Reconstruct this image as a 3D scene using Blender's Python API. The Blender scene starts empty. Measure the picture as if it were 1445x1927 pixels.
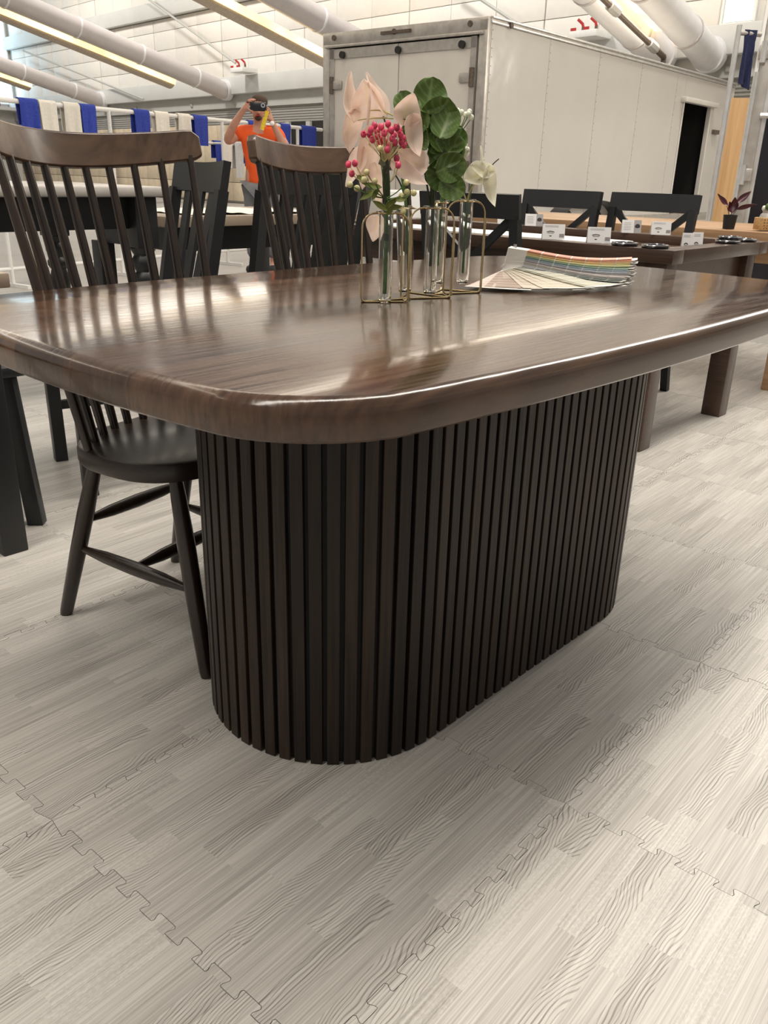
import bpy, bmesh, math, random
from mathutils import Vector, Matrix, Euler
random.seed(7)
SC = bpy.context.scene
COL = SC.collection
PI = math.pi

# ---------------------------------------------------------------- camera
CAM = Vector((-1.3205, -1.0424, 0.9737))
YAW, PITCH, ROLL, FPX = 0.7440, 0.3864, 0.0269, 1561.66
cd = bpy.data.cameras.new('camera'); co = bpy.data.objects.new('camera', cd); COL.objects.link(co)
cd.sensor_fit = 'VERTICAL'; cd.sensor_height = 36.0; cd.lens = FPX / 1927.0 * 36.0
cd.clip_start = 0.02; cd.clip_end = 200
fw = Vector((math.cos(YAW) * math.cos(PITCH), math.sin(YAW) * math.cos(PITCH), -math.sin(PITCH)))
rt0 = Vector((math.sin(YAW), -math.cos(YAW), 0)); up0 = rt0.cross(fw)
rt = math.cos(ROLL) * rt0 + math.sin(ROLL) * up0
up = -math.sin(ROLL) * rt0 + math.cos(ROLL) * up0
m3 = Matrix((rt, up, -fw)).transposed()
co.matrix_world = Matrix.Translation(CAM) @ m3.to_4x4()
SC.camera = co

# ---------------------------------------------------------------- world, exposure
wd = bpy.data.worlds.new('hall_ambient'); SC.world = wd; wd.use_nodes = True
bg = wd.node_tree.nodes['Background']; bg.inputs[0].default_value = (1.0, 0.965, 0.92, 1); bg.inputs[1].default_value = 0.33
SC.view_settings.view_transform = 'Standard'; SC.view_settings.look = 'None'
SC.view_settings.gamma = 1.0; SC.view_settings.use_curve_mapping = False
SC.view_settings.exposure = 0.10
SC.cycles.use_denoising = True
STRIP_W = 1100.0          # watts of one strip lamp below a duct
WALL_FILL_W = 470.0  # watts of each lamp added to brighten the far wall
STRIP_COL = (1.0, 0.94, 0.85)
DUCT_DIR = Vector((0.9803, 0.0374, -0.1940)).normalized()

# ---------------------------------------------------------------- materials
MATS = {}
def nn(nt, kind, **kw):
    n = nt.nodes.new(kind)
    for k, v in kw.items(): setattr(n, k, v)
    return n
def base_mat(name):
    m = bpy.data.materials.new(name); m.use_nodes = True; MATS[name] = m
    nt = m.node_tree; return m, nt, nt.nodes['Principled BSDF']
def c4(c, k=1.0): return (min(1, c[0] * k), min(1, c[1] * k), min(1, c[2] * k), 1)
def plain(name, col, rough=0.5, metal=0.0, var=0.12, scale=18.0, stretch=(1, 1, 1), bump=0.0, coat=0.0, spec=0.5, trans=0.0, rnd=0.0):
    """noise-mottled surface in object space; rnd = tone change from object to object"""
    m, nt, b = base_mat(name); L = nt.links
    tc = nn(nt, 'ShaderNodeTexCoord'); mp = nn(nt, 'ShaderNodeMapping'); mp.inputs['Scale'].default_value = stretch
    no = nn(nt, 'ShaderNodeTexNoise'); no.inputs['Scale'].default_value = scale; no.inputs['Detail'].default_value = 5
    rp = nn(nt, 'ShaderNodeValToRGB'); rp.color_ramp.elements[0].position = 0.3; rp.color_ramp.elements[1].position = 0.7
    rp.color_ramp.elements[0].color = c4(col, 1 - var); rp.color_ramp.elements[1].color = c4(col, 1 + var)
    L.new(tc.outputs['Object'], mp.inputs[0]); L.new(mp.outputs[0], no.inputs[0]); L.new(no.outputs[0], rp.inputs[0])
    out = rp.outputs[0]
    if rnd:
        oi = nn(nt, 'ShaderNodeObjectInfo'); hs = nn(nt, 'ShaderNodeHueSaturation'); mr = nn(nt, 'ShaderNodeMapRange')
        mr.inputs[3].default_value = 1 - rnd; mr.inputs[4].default_value = 1 + rnd
        L.new(oi.outputs['Random'], mr.inputs[0]); L.new(mr.outputs[0], hs.inputs['Value']); L.new(out, hs.inputs['Color']); out = hs.outputs[0]
    L.new(out, b.inputs['Base Color'])
    b.inputs['Roughness'].default_value = rough; b.inputs['Metallic'].default_value = metal
    b.inputs['Specular IOR Level'].default_value = spec; b.inputs['Coat Weight'].default_value = coat; b.inputs['Coat Roughness'].default_value = 0.12
    b.inputs['Transmission Weight'].default_value = trans
    if bump:
        bp = nn(nt, 'ShaderNodeBump'); bp.inputs['Strength'].default_value = bump; bp.inputs['Distance'].default_value = 0.01
        L.new(no.outputs[0], bp.inputs['Height']); L.new(bp.outputs[0], b.inputs['Normal'])
    return m
def wood(name, dark, light, axis=0, fine=60.0, rough=0.4, coat=0.0, bump=0.05, rnd=0.15, spec=0.5, coat_rough=0.15, swirl=1.0, lo=.36, hi=.66, rvar=0.0):
    m, nt, b = base_mat(name); L = nt.links
    tc = nn(nt, 'ShaderNodeTexCoord'); oi = nn(nt, 'ShaderNodeObjectInfo')
    off = nn(nt, 'ShaderNodeVectorMath', operation='SCALE'); off.inputs[0].default_value = (3.1, 5.7, 2.3); L.new(oi.outputs['Random'], off.inputs['Scale'])
    ad = nn(nt, 'ShaderNodeVectorMath', operation='ADD'); L.new(tc.outputs['Object'], ad.inputs[0]); L.new(off.outputs[0], ad.inputs[1])
    s1 = [1.0, 1.0, 1.0]; s1[axis] = 0.035
    if axis == 0: s1[2] = 0.25
    mp = nn(nt, 'ShaderNodeMapping'); mp.inputs['Scale'].default_value = s1; L.new(ad.outputs[0], mp.inputs[0])
    n1 = nn(nt, 'ShaderNodeTexNoise'); n1.inputs['Scale'].default_value = fine * 2; n1.inputs['Detail'].default_value = 6; L.new(mp.outputs[0], n1.inputs[0])
    s2 = [1.0, 1.0, 1.0]; s2[axis] = 0.12
    mp2 = nn(nt, 'ShaderNodeMapping'); mp2.inputs['Scale'].default_value = s2; L.new(ad.outputs[0], mp2.inputs[0])
    n2 = nn(nt, 'ShaderNodeTexNoise'); n2.inputs['Scale'].default_value = fine * 0.12; n2.inputs['Detail'].default_value = 3; n2.inputs['Distortion'].default_value = swirl; L.new(mp2.outputs[0], n2.inputs[0])
    mx = nn(nt, 'ShaderNodeMath', operation='MULTIPLY_ADD'); mx.inputs[1].default_value = 0.55; L.new(n1.outputs[0], mx.inputs[0])
    hf = nn(nt, 'ShaderNodeMath', operation='MULTIPLY'); hf.inputs[1].default_value = 0.45; L.new(n2.outputs[0], hf.inputs[0]); L.new(hf.outputs[0], mx.inputs[2])
    rp = nn(nt, 'ShaderNodeValToRGB'); rp.color_ramp.elements[0].position = lo; rp.color_ramp.elements[1].position = hi
    rp.color_ramp.elements[0].color = c4(dark); rp.color_ramp.elements[1].color = c4(light); L.new(mx.outputs[0], rp.inputs[0])
    hs = nn(nt, 'ShaderNodeHueSaturation'); mr = nn(nt, 'ShaderNodeMapRange'); mr.inputs[3].default_value = 1 - rnd; mr.inputs[4].default_value = 1 + rnd
    L.new(oi.outputs['Random'], mr.inputs[0]); L.new(mr.outputs[0], hs.inputs['Value']); L.new(rp.outputs[0], hs.inputs['Color'])
    L.new(hs.outputs[0], b.inputs['Base Color'])
    if rvar:
        rr = nn(nt, 'ShaderNodeMapRange'); rr.inputs[1].default_value = .35; rr.inputs[2].default_value = .65; rr.inputs[3].default_value = rough - rvar; rr.inputs[4].default_value = rough + rvar
        L.new(n1.outputs[0], rr.inputs[0]); L.new(rr.outputs[0], b.inputs['Roughness'])
    b.inputs['Roughness'].default_value = rough; b.inputs['Coat Weight'].default_value = coat; b.inputs['Coat Roughness'].default_value = coat_rough
    b.inputs['Specular IOR Level'].default_value = spec
    if bump:
        bp = nn(nt, 'ShaderNodeBump'); bp.inputs['Strength'].default_value = bump; bp.inputs['Distance'].default_value = 0.002
        L.new(n1.outputs[0], bp.inputs['Height']); L.new(bp.outputs[0], b.inputs['Normal'])
    return m
def emis(name, col, strength, var=0.25, scale=3.0, stretch=(1, 1, 1)):
    m, nt, b = base_mat(name); L = nt.links
    tc = nn(nt, 'ShaderNodeTexCoord'); mp = nn(nt, 'ShaderNodeMapping'); mp.inputs['Scale'].default_value = stretch
    no = nn(nt, 'ShaderNodeTexNoise'); no.inputs['Scale'].default_value = scale
    mr = nn(nt, 'ShaderNodeMapRange'); mr.inputs[1].default_value = .3; mr.inputs[2].default_value = .7
    mr.inputs[3].default_value = strength * (1 - var); mr.inputs[4].default_value = strength * (1 + var)
    L.new(tc.outputs['Object'], mp.inputs[0]); L.new(mp.outputs[0], no.inputs[0]); L.new(no.outputs[0], mr.inputs[0])
    b.inputs['Base Color'].default_value = c4(col); b.inputs['Emission Color'].default_value = c4(col); L.new(mr.outputs[0], b.inputs['Emission Strength'])
    return m
def vcol(name, rough=0.5, spec=0.4):
    m, nt, b = base_mat(name); L = nt.links
    a = nn(nt, 'ShaderNodeVertexColor', layer_name='Col'); no = nn(nt, 'ShaderNodeTexNoise'); no.inputs['Scale'].default_value = 300
    hs = nn(nt, 'ShaderNodeHueSaturation'); mr = nn(nt, 'ShaderNodeMapRange'); mr.inputs[3].default_value = .95; mr.inputs[4].default_value = 1.05
    L.new(no.outputs[0], mr.inputs[0]); L.new(mr.outputs[0], hs.inputs['Value']); L.new(a.outputs[0], hs.inputs['Color']); L.new(hs.outputs[0], b.inputs['Base Color'])
    b.inputs['Roughness'].default_value = rough; b.inputs['Specular IOR Level'].default_value = spec
    return m
def mats_print(name):
    """printed oak-strip pattern of the foam tiles (flat print): strips along x, random tone, fine and cathedral grain"""
    m, nt, b = base_mat(name); L = nt.links
    def math_(op, a, bb=None, c=None):
        n = nn(nt, 'ShaderNodeMath', operation=op)
        for i, v in enumerate((a, bb, c)):
            if v is None: continue
            if isinstance(v, (int, float)): n.inputs[i].default_value = v
            else: L.new(v, n.inputs[i])
        return n.outputs[0]
    tc = nn(nt, 'ShaderNodeTexCoord'); sx = nn(nt, 'ShaderNodeSeparateXYZ'); L.new(tc.outputs['Object'], sx.inputs[0])
    X, Y = sx.outputs[0], sx.outputs[1]
    row = math_('FLOOR', math_('DIVIDE', Y, 0.0372))
    wr = nn(nt, 'ShaderNodeTexWhiteNoise', noise_dimensions='1D'); L.new(row, wr.inputs['W'])
    xs = math_('ADD', math_('DIVIDE', X, 0.30), math_('MULTIPLY', wr.outputs[0], 7.0))
    cell = math_('FLOOR', xs)
    cb = nn(nt, 'ShaderNodeCombineXYZ'); L.new(row, cb.inputs[0]); L.new(cell, cb.inputs[1])
    wc = nn(nt, 'ShaderNodeTexWhiteNoise', noise_dimensions='2D'); L.new(cb.outputs[0], wc.inputs['Vector'])
    rndv = wc.outputs[0]; sc = nn(nt, 'ShaderNodeSeparateColor'); L.new(wc.outputs[1], sc.inputs[0])
    r1, r2, r3 = sc.outputs[0], sc.outputs[1], sc.outputs[2]
    # fine straight grain
    v1 = nn(nt, 'ShaderNodeCombineXYZ'); L.new(math_('MULTIPLY', X, 5.0), v1.inputs[0]); L.new(math_('MULTIPLY', Y, 330.0), v1.inputs[1]); L.new(math_('MULTIPLY', r1, 40.0), v1.inputs[2])
    f1 = nn(nt, 'ShaderNodeTexNoise'); f1.inputs['Scale'].default_value = 1.0; f1.inputs['Detail'].default_value = 3; L.new(v1.outputs[0], f1.inputs[0])
    # cathedral grain: bands bent by a slow noise
    v2 = nn(nt, 'ShaderNodeCombineXYZ'); L.new(math_('MULTIPLY', X, 9.0), v2.inputs[0]); L.new(math_('MULTIPLY', Y, 16.0), v2.inputs[1]); L.new(math_('MULTIPLY', r2, 30.0), v2.inputs[2])
    f2 = nn(nt, 'ShaderNodeTexNoise'); f2.inputs['Scale'].default_value = 1.0; f2.inputs['Detail'].default_value = 1.5; L.new(v2.outputs[0], f2.inputs[0])
    tilt = math_('MULTIPLY', math_('SUBTRACT', r3, 0.5), 0.5)
    ph = math_('ADD', math_('MULTIPLY', math_('ADD', Y, math_('MULTIPLY', X, tilt)), 1150.0), math_('MULTIPLY', f2.outputs[0], 44.0))
    sn = math_('SINE', ph)
    line = math_('GREATER_THAN', sn, 0.55)
    # speckled strips
    v3 = nn(nt, 'ShaderNodeCombineXYZ'); L.new(math_('MULTIPLY', X, 140.0), v3.inputs[0]); L.new(math_('MULTIPLY', Y, 260.0), v3.inputs[1])
    f3 = nn(nt, 'ShaderNodeTexNoise'); f3.inputs['Scale'].default_value = 1.0; f3.inputs['Detail'].default_value = 2; L.new(v3.outputs[0], f3.inputs[0])
    speck = math_('GREATER_THAN', f3.outputs[0], 0.53)
    is_cath = math_('GREATER_THAN', rndv, 0.66); is_speck = math_('LESS_THAN', rndv, 0.16)
    fine = math_('SUBTRACT', f1.outputs[0], 0.5)
    tone = math_('ADD', 0.80, math_('MULTIPLY', math_('SUBTRACT', r2, 0.5), 0.17))
    tone = math_('ADD', tone, math_('MULTIPLY', fine, 0.95))
    tone = math_('SUBTRACT', tone, math_('MULTIPLY', math_('MULTIPLY', line, is_cath), 0.32))
    tone = math_('ADD', tone, math_('MULTIPLY', is_cath, 0.05))
    tone = math_('ADD', tone, math_('MULTIPLY', math_('MULTIPLY', speck, is_speck), 0.08))
    rp = nn(nt, 'ShaderNodeValToRGB'); rp.color_ramp.elements[0].position = 0.35; rp.color_ramp.elements[1].position = 1.05
    rp.color_ramp.elements[0].color = (0.215, 0.195, 0.172, 1); rp.color_ramp.elements[1].color = (0.60, 0.57, 0.525, 1)
    L.new(tone, rp.inputs[0]); L.new(rp.outputs[0], b.inputs['Base Color'])
    b.inputs['Roughness'].default_value = 0.45; b.inputs['Specular IOR Level'].default_value = 0.45
    bp = nn(nt, 'ShaderNodeBump'); bp.inputs['Strength'].default_value = 0.25; bp.inputs['Distance'].default_value = 0.0006
    L.new(tone, bp.inputs['Height']); L.new(bp.outputs[0], b.inputs['Normal'])
    return m
def glass(name):
    m, nt, b = base_mat(name)
    no = nn(nt, 'ShaderNodeTexNoise'); no.inputs['Scale'].default_value = 60
    mr = nn(nt, 'ShaderNodeMapRange'); mr.inputs[3].default_value = 0.0; mr.inputs[4].default_value = 0.03
    nt.links.new(no.outputs[0], mr.inputs[0]); nt.links.new(mr.outputs[0], b.inputs['Roughness'])
    b.inputs['Base Color'].default_value = (0.97, 0.99, 0.98, 1); b.inputs['Transmission Weight'].default_value = 1.0; b.inputs['IOR'].default_value = 1.45
    return m
def leafmat(name, col, vein, rough=0.45, trans=0.25, var=.15):
    """leaf with pale midrib and side veins; object space: x along, y across"""
    m, nt, b = base_mat(name); L = nt.links
    tc = nn(nt, 'ShaderNodeTexCoord'); no = nn(nt, 'ShaderNodeTexNoise'); no.inputs['Scale'].default_value = 70; no.inputs['Detail'].default_value = 4
    L.new(tc.outputs['Object'], no.inputs[0])
    rp = nn(nt, 'ShaderNodeValToRGB'); rp.color_ramp.elements[0].position = .3; rp.color_ramp.elements[1].position = .7
    rp.color_ramp.elements[0].color = c4(col, 1 - var); rp.color_ramp.elements[1].color = c4(col, 1 + var); L.new(no.outputs[0], rp.inputs[0])
    uv = nn(nt, 'ShaderNodeVertexColor', layer_name='Col'); mx = nn(nt, 'ShaderNodeMix', data_type='RGBA')
    L.new(uv.outputs[0], mx.inputs['Factor']); L.new(rp.outputs[0], mx.inputs['A']); mx.inputs['B'].default_value = c4(vein)
    L.new(mx.outputs['Result'], b.inputs['Base Color']); b.inputs['Roughness'].default_value = rough
    tr = nn(nt, 'ShaderNodeBsdfTranslucent'); L.new(mx.outputs['Result'], tr.inputs[0])
    ms = nn(nt, 'ShaderNodeMixShader'); ms.inputs[0].default_value = trans; L.new(b.outputs[0], ms.inputs[1]); L.new(tr.outputs[0], ms.inputs[2])
    L.new(ms.outputs[0], nt.nodes['Material Output'].inputs['Surface'])
    return m

wood('top_wood', (0.030, 0.0135, 0.0068), (0.108, 0.054, 0.027), 0, 70, rough=0.20, coat=0.34, bump=0.13, rnd=0.42, lo=.34, hi=.70, rvar=.05, coat_rough=0.10)
wood('slat_wood', (0.009, 0.0052, 0.0036), (0.034, 0.0205, 0.0135), 2, 90, rough=0.45, bump=0.35, rnd=0.40, spec=.30)
plain('core_black', (0.006, 0.005, 0.005), 0.7)
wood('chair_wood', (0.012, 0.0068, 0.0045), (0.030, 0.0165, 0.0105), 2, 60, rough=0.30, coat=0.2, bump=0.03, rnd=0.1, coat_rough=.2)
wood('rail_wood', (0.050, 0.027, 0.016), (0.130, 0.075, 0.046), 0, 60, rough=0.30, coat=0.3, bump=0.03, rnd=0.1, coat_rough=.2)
wood('seat_wood', (0.012, 0.0070, 0.0050), (0.032, 0.0180, 0.0120), 1, 60, rough=0.36, coat=0.10, bump=0.03, rnd=0.1, coat_rough=.15)
plain('black_paint', (0.014, 0.015, 0.016), 0.42, var=0.15, scale=9, rnd=0.12)
wood('display_wood', (0.038, 0.019, 0.011), (0.085, 0.044, 0.025), 1, 60, rough=0.35, coat=0.2, rnd=0.1)
wood('pale_wood', (0.30, 0.17, 0.085), (0.48, 0.30, 0.17), 1, 40, rough=0.4, rnd=0.1)
wood('grey_wood', (0.25, 0.19, 0.14), (0.38, 0.30, 0.23), 0, 40, rough=0.35, rnd=0.1)
plain('stone_top', (0.40, 0.37, 0.34), 0.3, var=0.06, scale=30)
mats_print('mat_print')
plain('concrete', (0.36, 0.34, 0.315), 0.55, var=0.10, scale=1.5, bump=0.05)
plain('panel_white', (0.74, 0.71, 0.67), 0.6, var=0.02, scale=6, rnd=0.02)
plain('joint_grey', (0.52, 0.50, 0.47), 0.7, var=0.05)
plain('beam_grey', (0.60, 0.60, 0.585), 0.6, var=0.03, scale=2)
plain('lower_grey', (0.45, 0.45, 0.43), 0.6, var=0.05, scale=2)
plain('shutter_grey', (0.36, 0.35, 0.33), 0.45, var=0.05)
plain('block_tan', (0.60, 0.50, 0.37), 0.8, var=0.08, scale=8, rnd=0.06)
plain('duct_grey', (0.55, 0.51, 0.51), 0.35, var=0.04, scale=4, spec=.5)
plain('duct_white', (0.78, 0.78, 0.80), 0.3, var=0.04, scale=4)
emis('lamp_warm', (1.0, 0.72, 0.30), 2.2, var=0.35, scale=1.0)
emis('wall_fill_lens', (1.0, .96, .9), 4.0)  # lens glow of the added far-wall lamps
plain('trough_metal', (0.50, 0.42, 0.33), 0.5, var=0.1)
emis('daylight', (0.62, 0.86, 1.0), 3.0, var=0.5, scale=1.2)
plain('trailer_white', (0.64, 0.61, 0.56), 0.42, var=0.05, scale=3, bump=0.02)
def trailer_skin():
    m = plain('trailer_side', (0.55, 0.525, 0.485), 0.17, var=0.03, scale=1.2, spec=0.5)
    nt = m.node_tree; b = nt.nodes['Principled BSDF']; tc = nn(nt, 'ShaderNodeTexCoord'); no = nn(nt, 'ShaderNodeTexNoise')
    no.inputs['Scale'].default_value = 2.2; no.inputs['Detail'].default_value = 2; bp = nn(nt, 'ShaderNodeBump'); bp.inputs['Strength'].default_value = 0.35; bp.inputs['Distance'].default_value = 0.03
    nt.links.new(tc.outputs['Object'], no.inputs[0]); nt.links.new(no.outputs[0], bp.inputs['Height']); nt.links.new(bp.outputs[0], b.inputs['Normal'])
trailer_skin()
plain('alu', (0.50, 0.47, 0.43), 0.38, metal=0.6, var=0.15, scale=12)
plain('alu_bright', (0.75, 0.74, 0.72), 0.3, metal=0.7, var=0.1, scale=12)
plain('rust', (0.13, 0.10, 0.08), 0.6, metal=0.3, var=0.4, scale=60)
plain('rubber', (0.012, 0.012, 0.013), 0.6)
plain('black_gloss', (0.008, 0.008, 0.012), 0.25, coat=.3)
plain('inside_shade', (0.012, 0.010, 0.009), 0.8)  # near-black: the unlit look of openings is put into the colour
plain('pipe_white', (0.80, 0.79, 0.76), 0.35, var=0.03)
plain('towel_blue', (0.030, 0.055, 0.36), 0.9, var=0.2, scale=60, bump=0.3, rnd=.1)
plain('towel_white', (0.78, 0.74, 0.66), 0.9, var=0.05, scale=60, bump=0.3, rnd=.05)
plain('towel_grey', (0.62, 0.62, 0.62), 0.9, var=0.08, scale=60, bump=0.3)
plain('cloth_navy', (0.010, 0.014, 0.055), 0.9, var=0.2, scale=40, bump=0.3)
wood('plywood', (0.42, 0.24, 0.10), (0.56, 0.35, 0.17), 2, 25, rough=0.6, rnd=0.1)
plain('red_paint', (0.45, 0.03, 0.03), 0.4)
plain('white_paint', (0.80, 0.80, 0.78), 0.4, var=0.03)
plain('paper', (0.82, 0.81, 0.80), 0.6, var=0.02)
plain('print_grey', (0.40, 0.38, 0.38), 0.7, var=0.2, scale=400)
plain('print_dark', (0.05, 0.05, 0.05), 0.7)
plain('gold', (0.63, 0.50, 0.28), 0.25, metal=1.0, var=0.08, scale=30)
glass('tube_glass')
plain('chrome', (0.75, 0.75, 0.75), 0.15, metal=1.0, var=0.05)
plain('stem_green', (0.075, 0.16, 0.035), 0.5, var=0.3, scale=80)
plain('stem_dark', (0.030, 0.040, 0.016), 0.5, var=0.3, scale=80)
plain('stem_pale', (0.60, 0.52, 0.25), 0.5, var=0.2, scale=80)
plain('berry_pink', (0.60, 0.055, 0.12), 0.4, var=0.35, scale=120, rnd=.25)
plain('berry_cream', (0.66, 0.60, 0.30), 0.4, var=0.2, scale=120, rnd=.1)
plain('berry_white', (0.80, 0.82, 0.66), 0.4, var=0.1, scale=120, rnd=.05)
leafmat('leaf_green', (0.095, 0.168, 0.034), (0.28, 0.37, 0.14), rough=0.4, trans=.15)
leafmat('leaf_small', (0.22, 0.27, 0.06), (0.42, 0.42, 0.15), trans=.25)
leafmat('petal_peach', (0.99, 0.86, 0.79), (0.95, 0.83, 0.64), rough=0.5, trans=.58, var=.05)
leafmat('petal_white', (0.92, 0.90, 0.80), (0.86, 0.82, 0.56), rough=0.5, trans=.5, var=.04)
leafmat('leaf_purple', (0.055, 0.010, 0.018), (0.16, 0.03, 0.05), rough=0.35, trans=.1)
plain('pot_black', (0.012, 0.012, 0.013), 0.6)
plain('rattan', (0.55, 0.33, 0.13), 0.6, var=0.25, scale=90, bump=.4)
vcol('swatch', 0.45)
plain('skin', (0.52, 0.26, 0.18), 0.5, var=0.10, scale=14)
plain('shirt_orange', (0.80, 0.10, 0.012), 0.8, var=0.08, scale=10, bump=.1)
plain('trouser_grey', (0.16, 0.16, 0.17), 0.8)
plain('hair_brown', (0.055, 0.030, 0.016), 0.7, var=.3, scale=90)
plain('yellow_can', (0.75, 0.55, 0.03), 0.35, var=.15, scale=60)
plain('box_brown', (0.34, 0.24, 0.16), 0.7)
plain('box_red', (0.45, 0.05, 0.06), 0.6)

# ---------------------------------------------------------------- mesh helpers
class MB:
    def __init__(s): s.v = []; s.f = []; s.c = None
    def add(s, vs, fs):
        o = len(s.v); s.v += [tuple(v) for v in vs]; s.f += [tuple(i + o for i in f) for f in fs]; return s
    def box(s, c, d, rot=None, bev=0.0):
        hx, hy, hz = d[0] / 2, d[1] / 2, d[2] / 2
        if bev <= 0:
            vs = [Vector((x, y, z)) for x in (-hx, hx) for y in (-hy, hy) for z in (-hz, hz)]
            fs = [(0, 1, 3, 2), (4, 6, 7, 5), (0, 4, 5, 1), (2, 3, 7, 6), (0, 2, 6, 4), (1, 5, 7, 3)]
        else:
            bm = bmesh.new(); bmesh.ops.create_cube(bm, size=1.0)
            for v in bm.verts: v.co = Vector((v.co.x * d[0], v.co.y * d[1], v.co.z * d[2]))
            bmesh.ops.bevel(bm, geom=bm.edges[:], offset=min(bev, min(d) * .45), segments=2, affect='EDGES', profile=.5)
            bm.verts.index_update(); vs = [v.co.copy() for v in bm.verts]; fs = [[v.index for v in f.verts] for f in bm.faces]; bm.free()
        M = Euler(rot).to_matrix() if rot is not None else None
        c = Vector(c)
        return s.add([(M @ v if M else v) + c for v in vs], fs)
    def beam(s, a, b, w, h, bev=0.0, up=(0, 0, 1)):
        """box from a to b with cross-section w (sideways) x h (towards up)"""
        a, b = Vector(a), Vector(b); z = (b - a); L_ = z.length; z.normalize()
        u = Vector(up); x = u.cross(z)
        if x.length < 1e-4: x = Vector((1, 0, 0)).cross(z)
        x.normalize(); y = z.cross(x)
        t = MB().box((0, 0, 0), (w, h, L_), bev=bev); M = Matrix((x, y, z)).transposed(); mid = (a + b) / 2
        return s.add([M @ Vector(v) + mid for v in t.v], t.f)
    def tube(s, pts, r, seg=10, closed=False, cap=True):
        P = [Vector(p) for p in pts]; n = len(P); R_ = r if isinstance(r, (list, tuple)) else [r] * n
        vs = []; fs = []; prev = None
        for i in range(n):
            t = (P[(i + 1) % n] - P[(i - 1) % n]) if closed else (P[min(i + 1, n - 1)] - P[max(i - 1, 0)])
            t.normalize()
            if prev is None:
                a = Vector((0, 0, 1)) if abs(t.z) < .9 else Vector((1, 0, 0)); x = t.cross(a).normalized()
            else:
                x = prev - t * prev.dot(t)
                x = x.normalized() if x.length > 1e-6 else t.orthogonal().normalized()
            prev = x; y = t.cross(x)
            for k in range(seg):
                an = 2 * PI * k / seg; vs.append(P[i] + (x * math.cos(an) + y * math.sin(an)) * R_[i])
        m = n if closed else n - 1
        for i in range(m):
            j = (i + 1) % n
            for k in range(seg):
                l = (k + 1) % seg; fs.append((i * seg + k, i * seg + l, j * seg + l, j * seg + k))
        if cap and not closed:
            fs.append(tuple(range(seg - 1, -1, -1))); fs.append(tuple((n - 1) * seg + k for k in range(seg)))
        return s.add(vs, fs)
    def lathe(s, prof, c=(0, 0, 0), seg=24, caps=True):
        c = Vector(c); vs = []; fs = []; n = len(prof)
        for r, z in prof:
            for k in range(seg):
                a = 2 * PI * k / seg; vs.append(c + Vector((r * math.cos(a), r * math.sin(a), z)))
        for i in range(n - 1):
            for k in range(seg):
                l = (k + 1) % seg; fs.append((i * seg + k, i * seg + l, (i + 1) * seg + l, (i + 1) * seg + k))
        if caps:
            if prof[0][0] > 1e-5: fs.append(tuple(range(seg - 1, -1, -1)))
            if prof[-1][0] > 1e-5: fs.append(tuple((n - 1) * seg + k for k in range(seg)))
        return s.add(vs, fs)
    def prism(s, out, z0, z1):
        n = len(out)
        vs = [(x, y, z0) for x, y in out] + [(x, y, z1) for x, y in out]
        fs = [tuple(range(n - 1, -1, -1)), tuple(range(n, 2 * n))] + [(i, (i + 1) % n, n + (i + 1) % n, n + i) for i in range(n)]
        return s.add(vs, fs)
    def sheet(s, fn, nu, nv, thick=0.0):
        """grid fn(u,v) -> point; thick > 0 gives it two faces and edges"""
        P = [[Vector(fn(i / nu, j / nv)) for j in range(nv + 1)] for i in range(nu + 1)]
        if thick <= 0:
            return s.add([p for r in P for p in r], [(i * (nv + 1) + j, (i + 1) * (nv + 1) + j, (i + 1) * (nv + 1) + j + 1, i * (nv + 1) + j + 1) for i in range(nu) for j in range(nv)])
        vs = []; fs = []; W = nv + 1; N = (nu + 1) * W
        for sgn in (.5, -.5):
            for i in range(nu + 1):
                for j in range(nv + 1):
                    du = P[min(i + 1, nu)][j] - P[max(i - 1, 0)][j]; dv = P[i][min(j + 1, nv)] - P[i][max(j - 1, 0)]
                    nr = du.cross(dv); nr = nr.normalized() if nr.length > 1e-12 else Vector((0, 0, 1)); vs.append(P[i][j] + nr * thick * sgn)
        for i in range(nu):
            for j in range(nv):
                q = (i * W + j, (i + 1) * W + j, (i + 1) * W + j + 1, i * W + j + 1); fs.append(q); fs.append(tuple(k + N for k in reversed(q)))
        ring = [i * W for i in range(nu + 1)] + [nu * W + j for j in range(1, nv + 1)] + [i * W + nv for i in range(nu - 1, -1, -1)] + [j for j in range(nv - 1, 0, -1)]
        for a in range(len(ring)):
            i, j = ring[a], ring[(a + 1) % len(ring)]; fs.append((i, i + N, j + N, j))
        return s.add(vs, fs)
    def ball(s, c, r, seg=10, rings=6, sq=(1, 1, 1)):
        vs = [Vector(c) + Vector((0, 0, r * sq[2]))]; fs = []
        for i in range(1, rings):
            t = PI * i / rings
            for k in range(seg):
                a = 2 * PI * k / seg; vs.append(Vector(c) + Vector((r * sq[0] * math.sin(t) * math.cos(a), r * sq[1] * math.sin(t) * math.sin(a), r * sq[2] * math.cos(t))))
        vs.append(Vector(c) - Vector((0, 0, r * sq[2])))
        for k in range(seg): fs.append((0, 1 + k, 1 + (k + 1) % seg))
        for i in range(rings - 2):
            for k in range(seg):
                l = (k + 1) % seg; fs.append((1 + i * seg + k, 1 + (i + 1) * seg + k, 1 + (i + 1) * seg + l, 1 + i * seg + l))
        b = 1 + (rings - 2) * seg; e = len(vs) - 1
        for k in range(seg): fs.append((b + k, e, b + (k + 1) % seg))
        return s.add(vs, fs)
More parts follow.
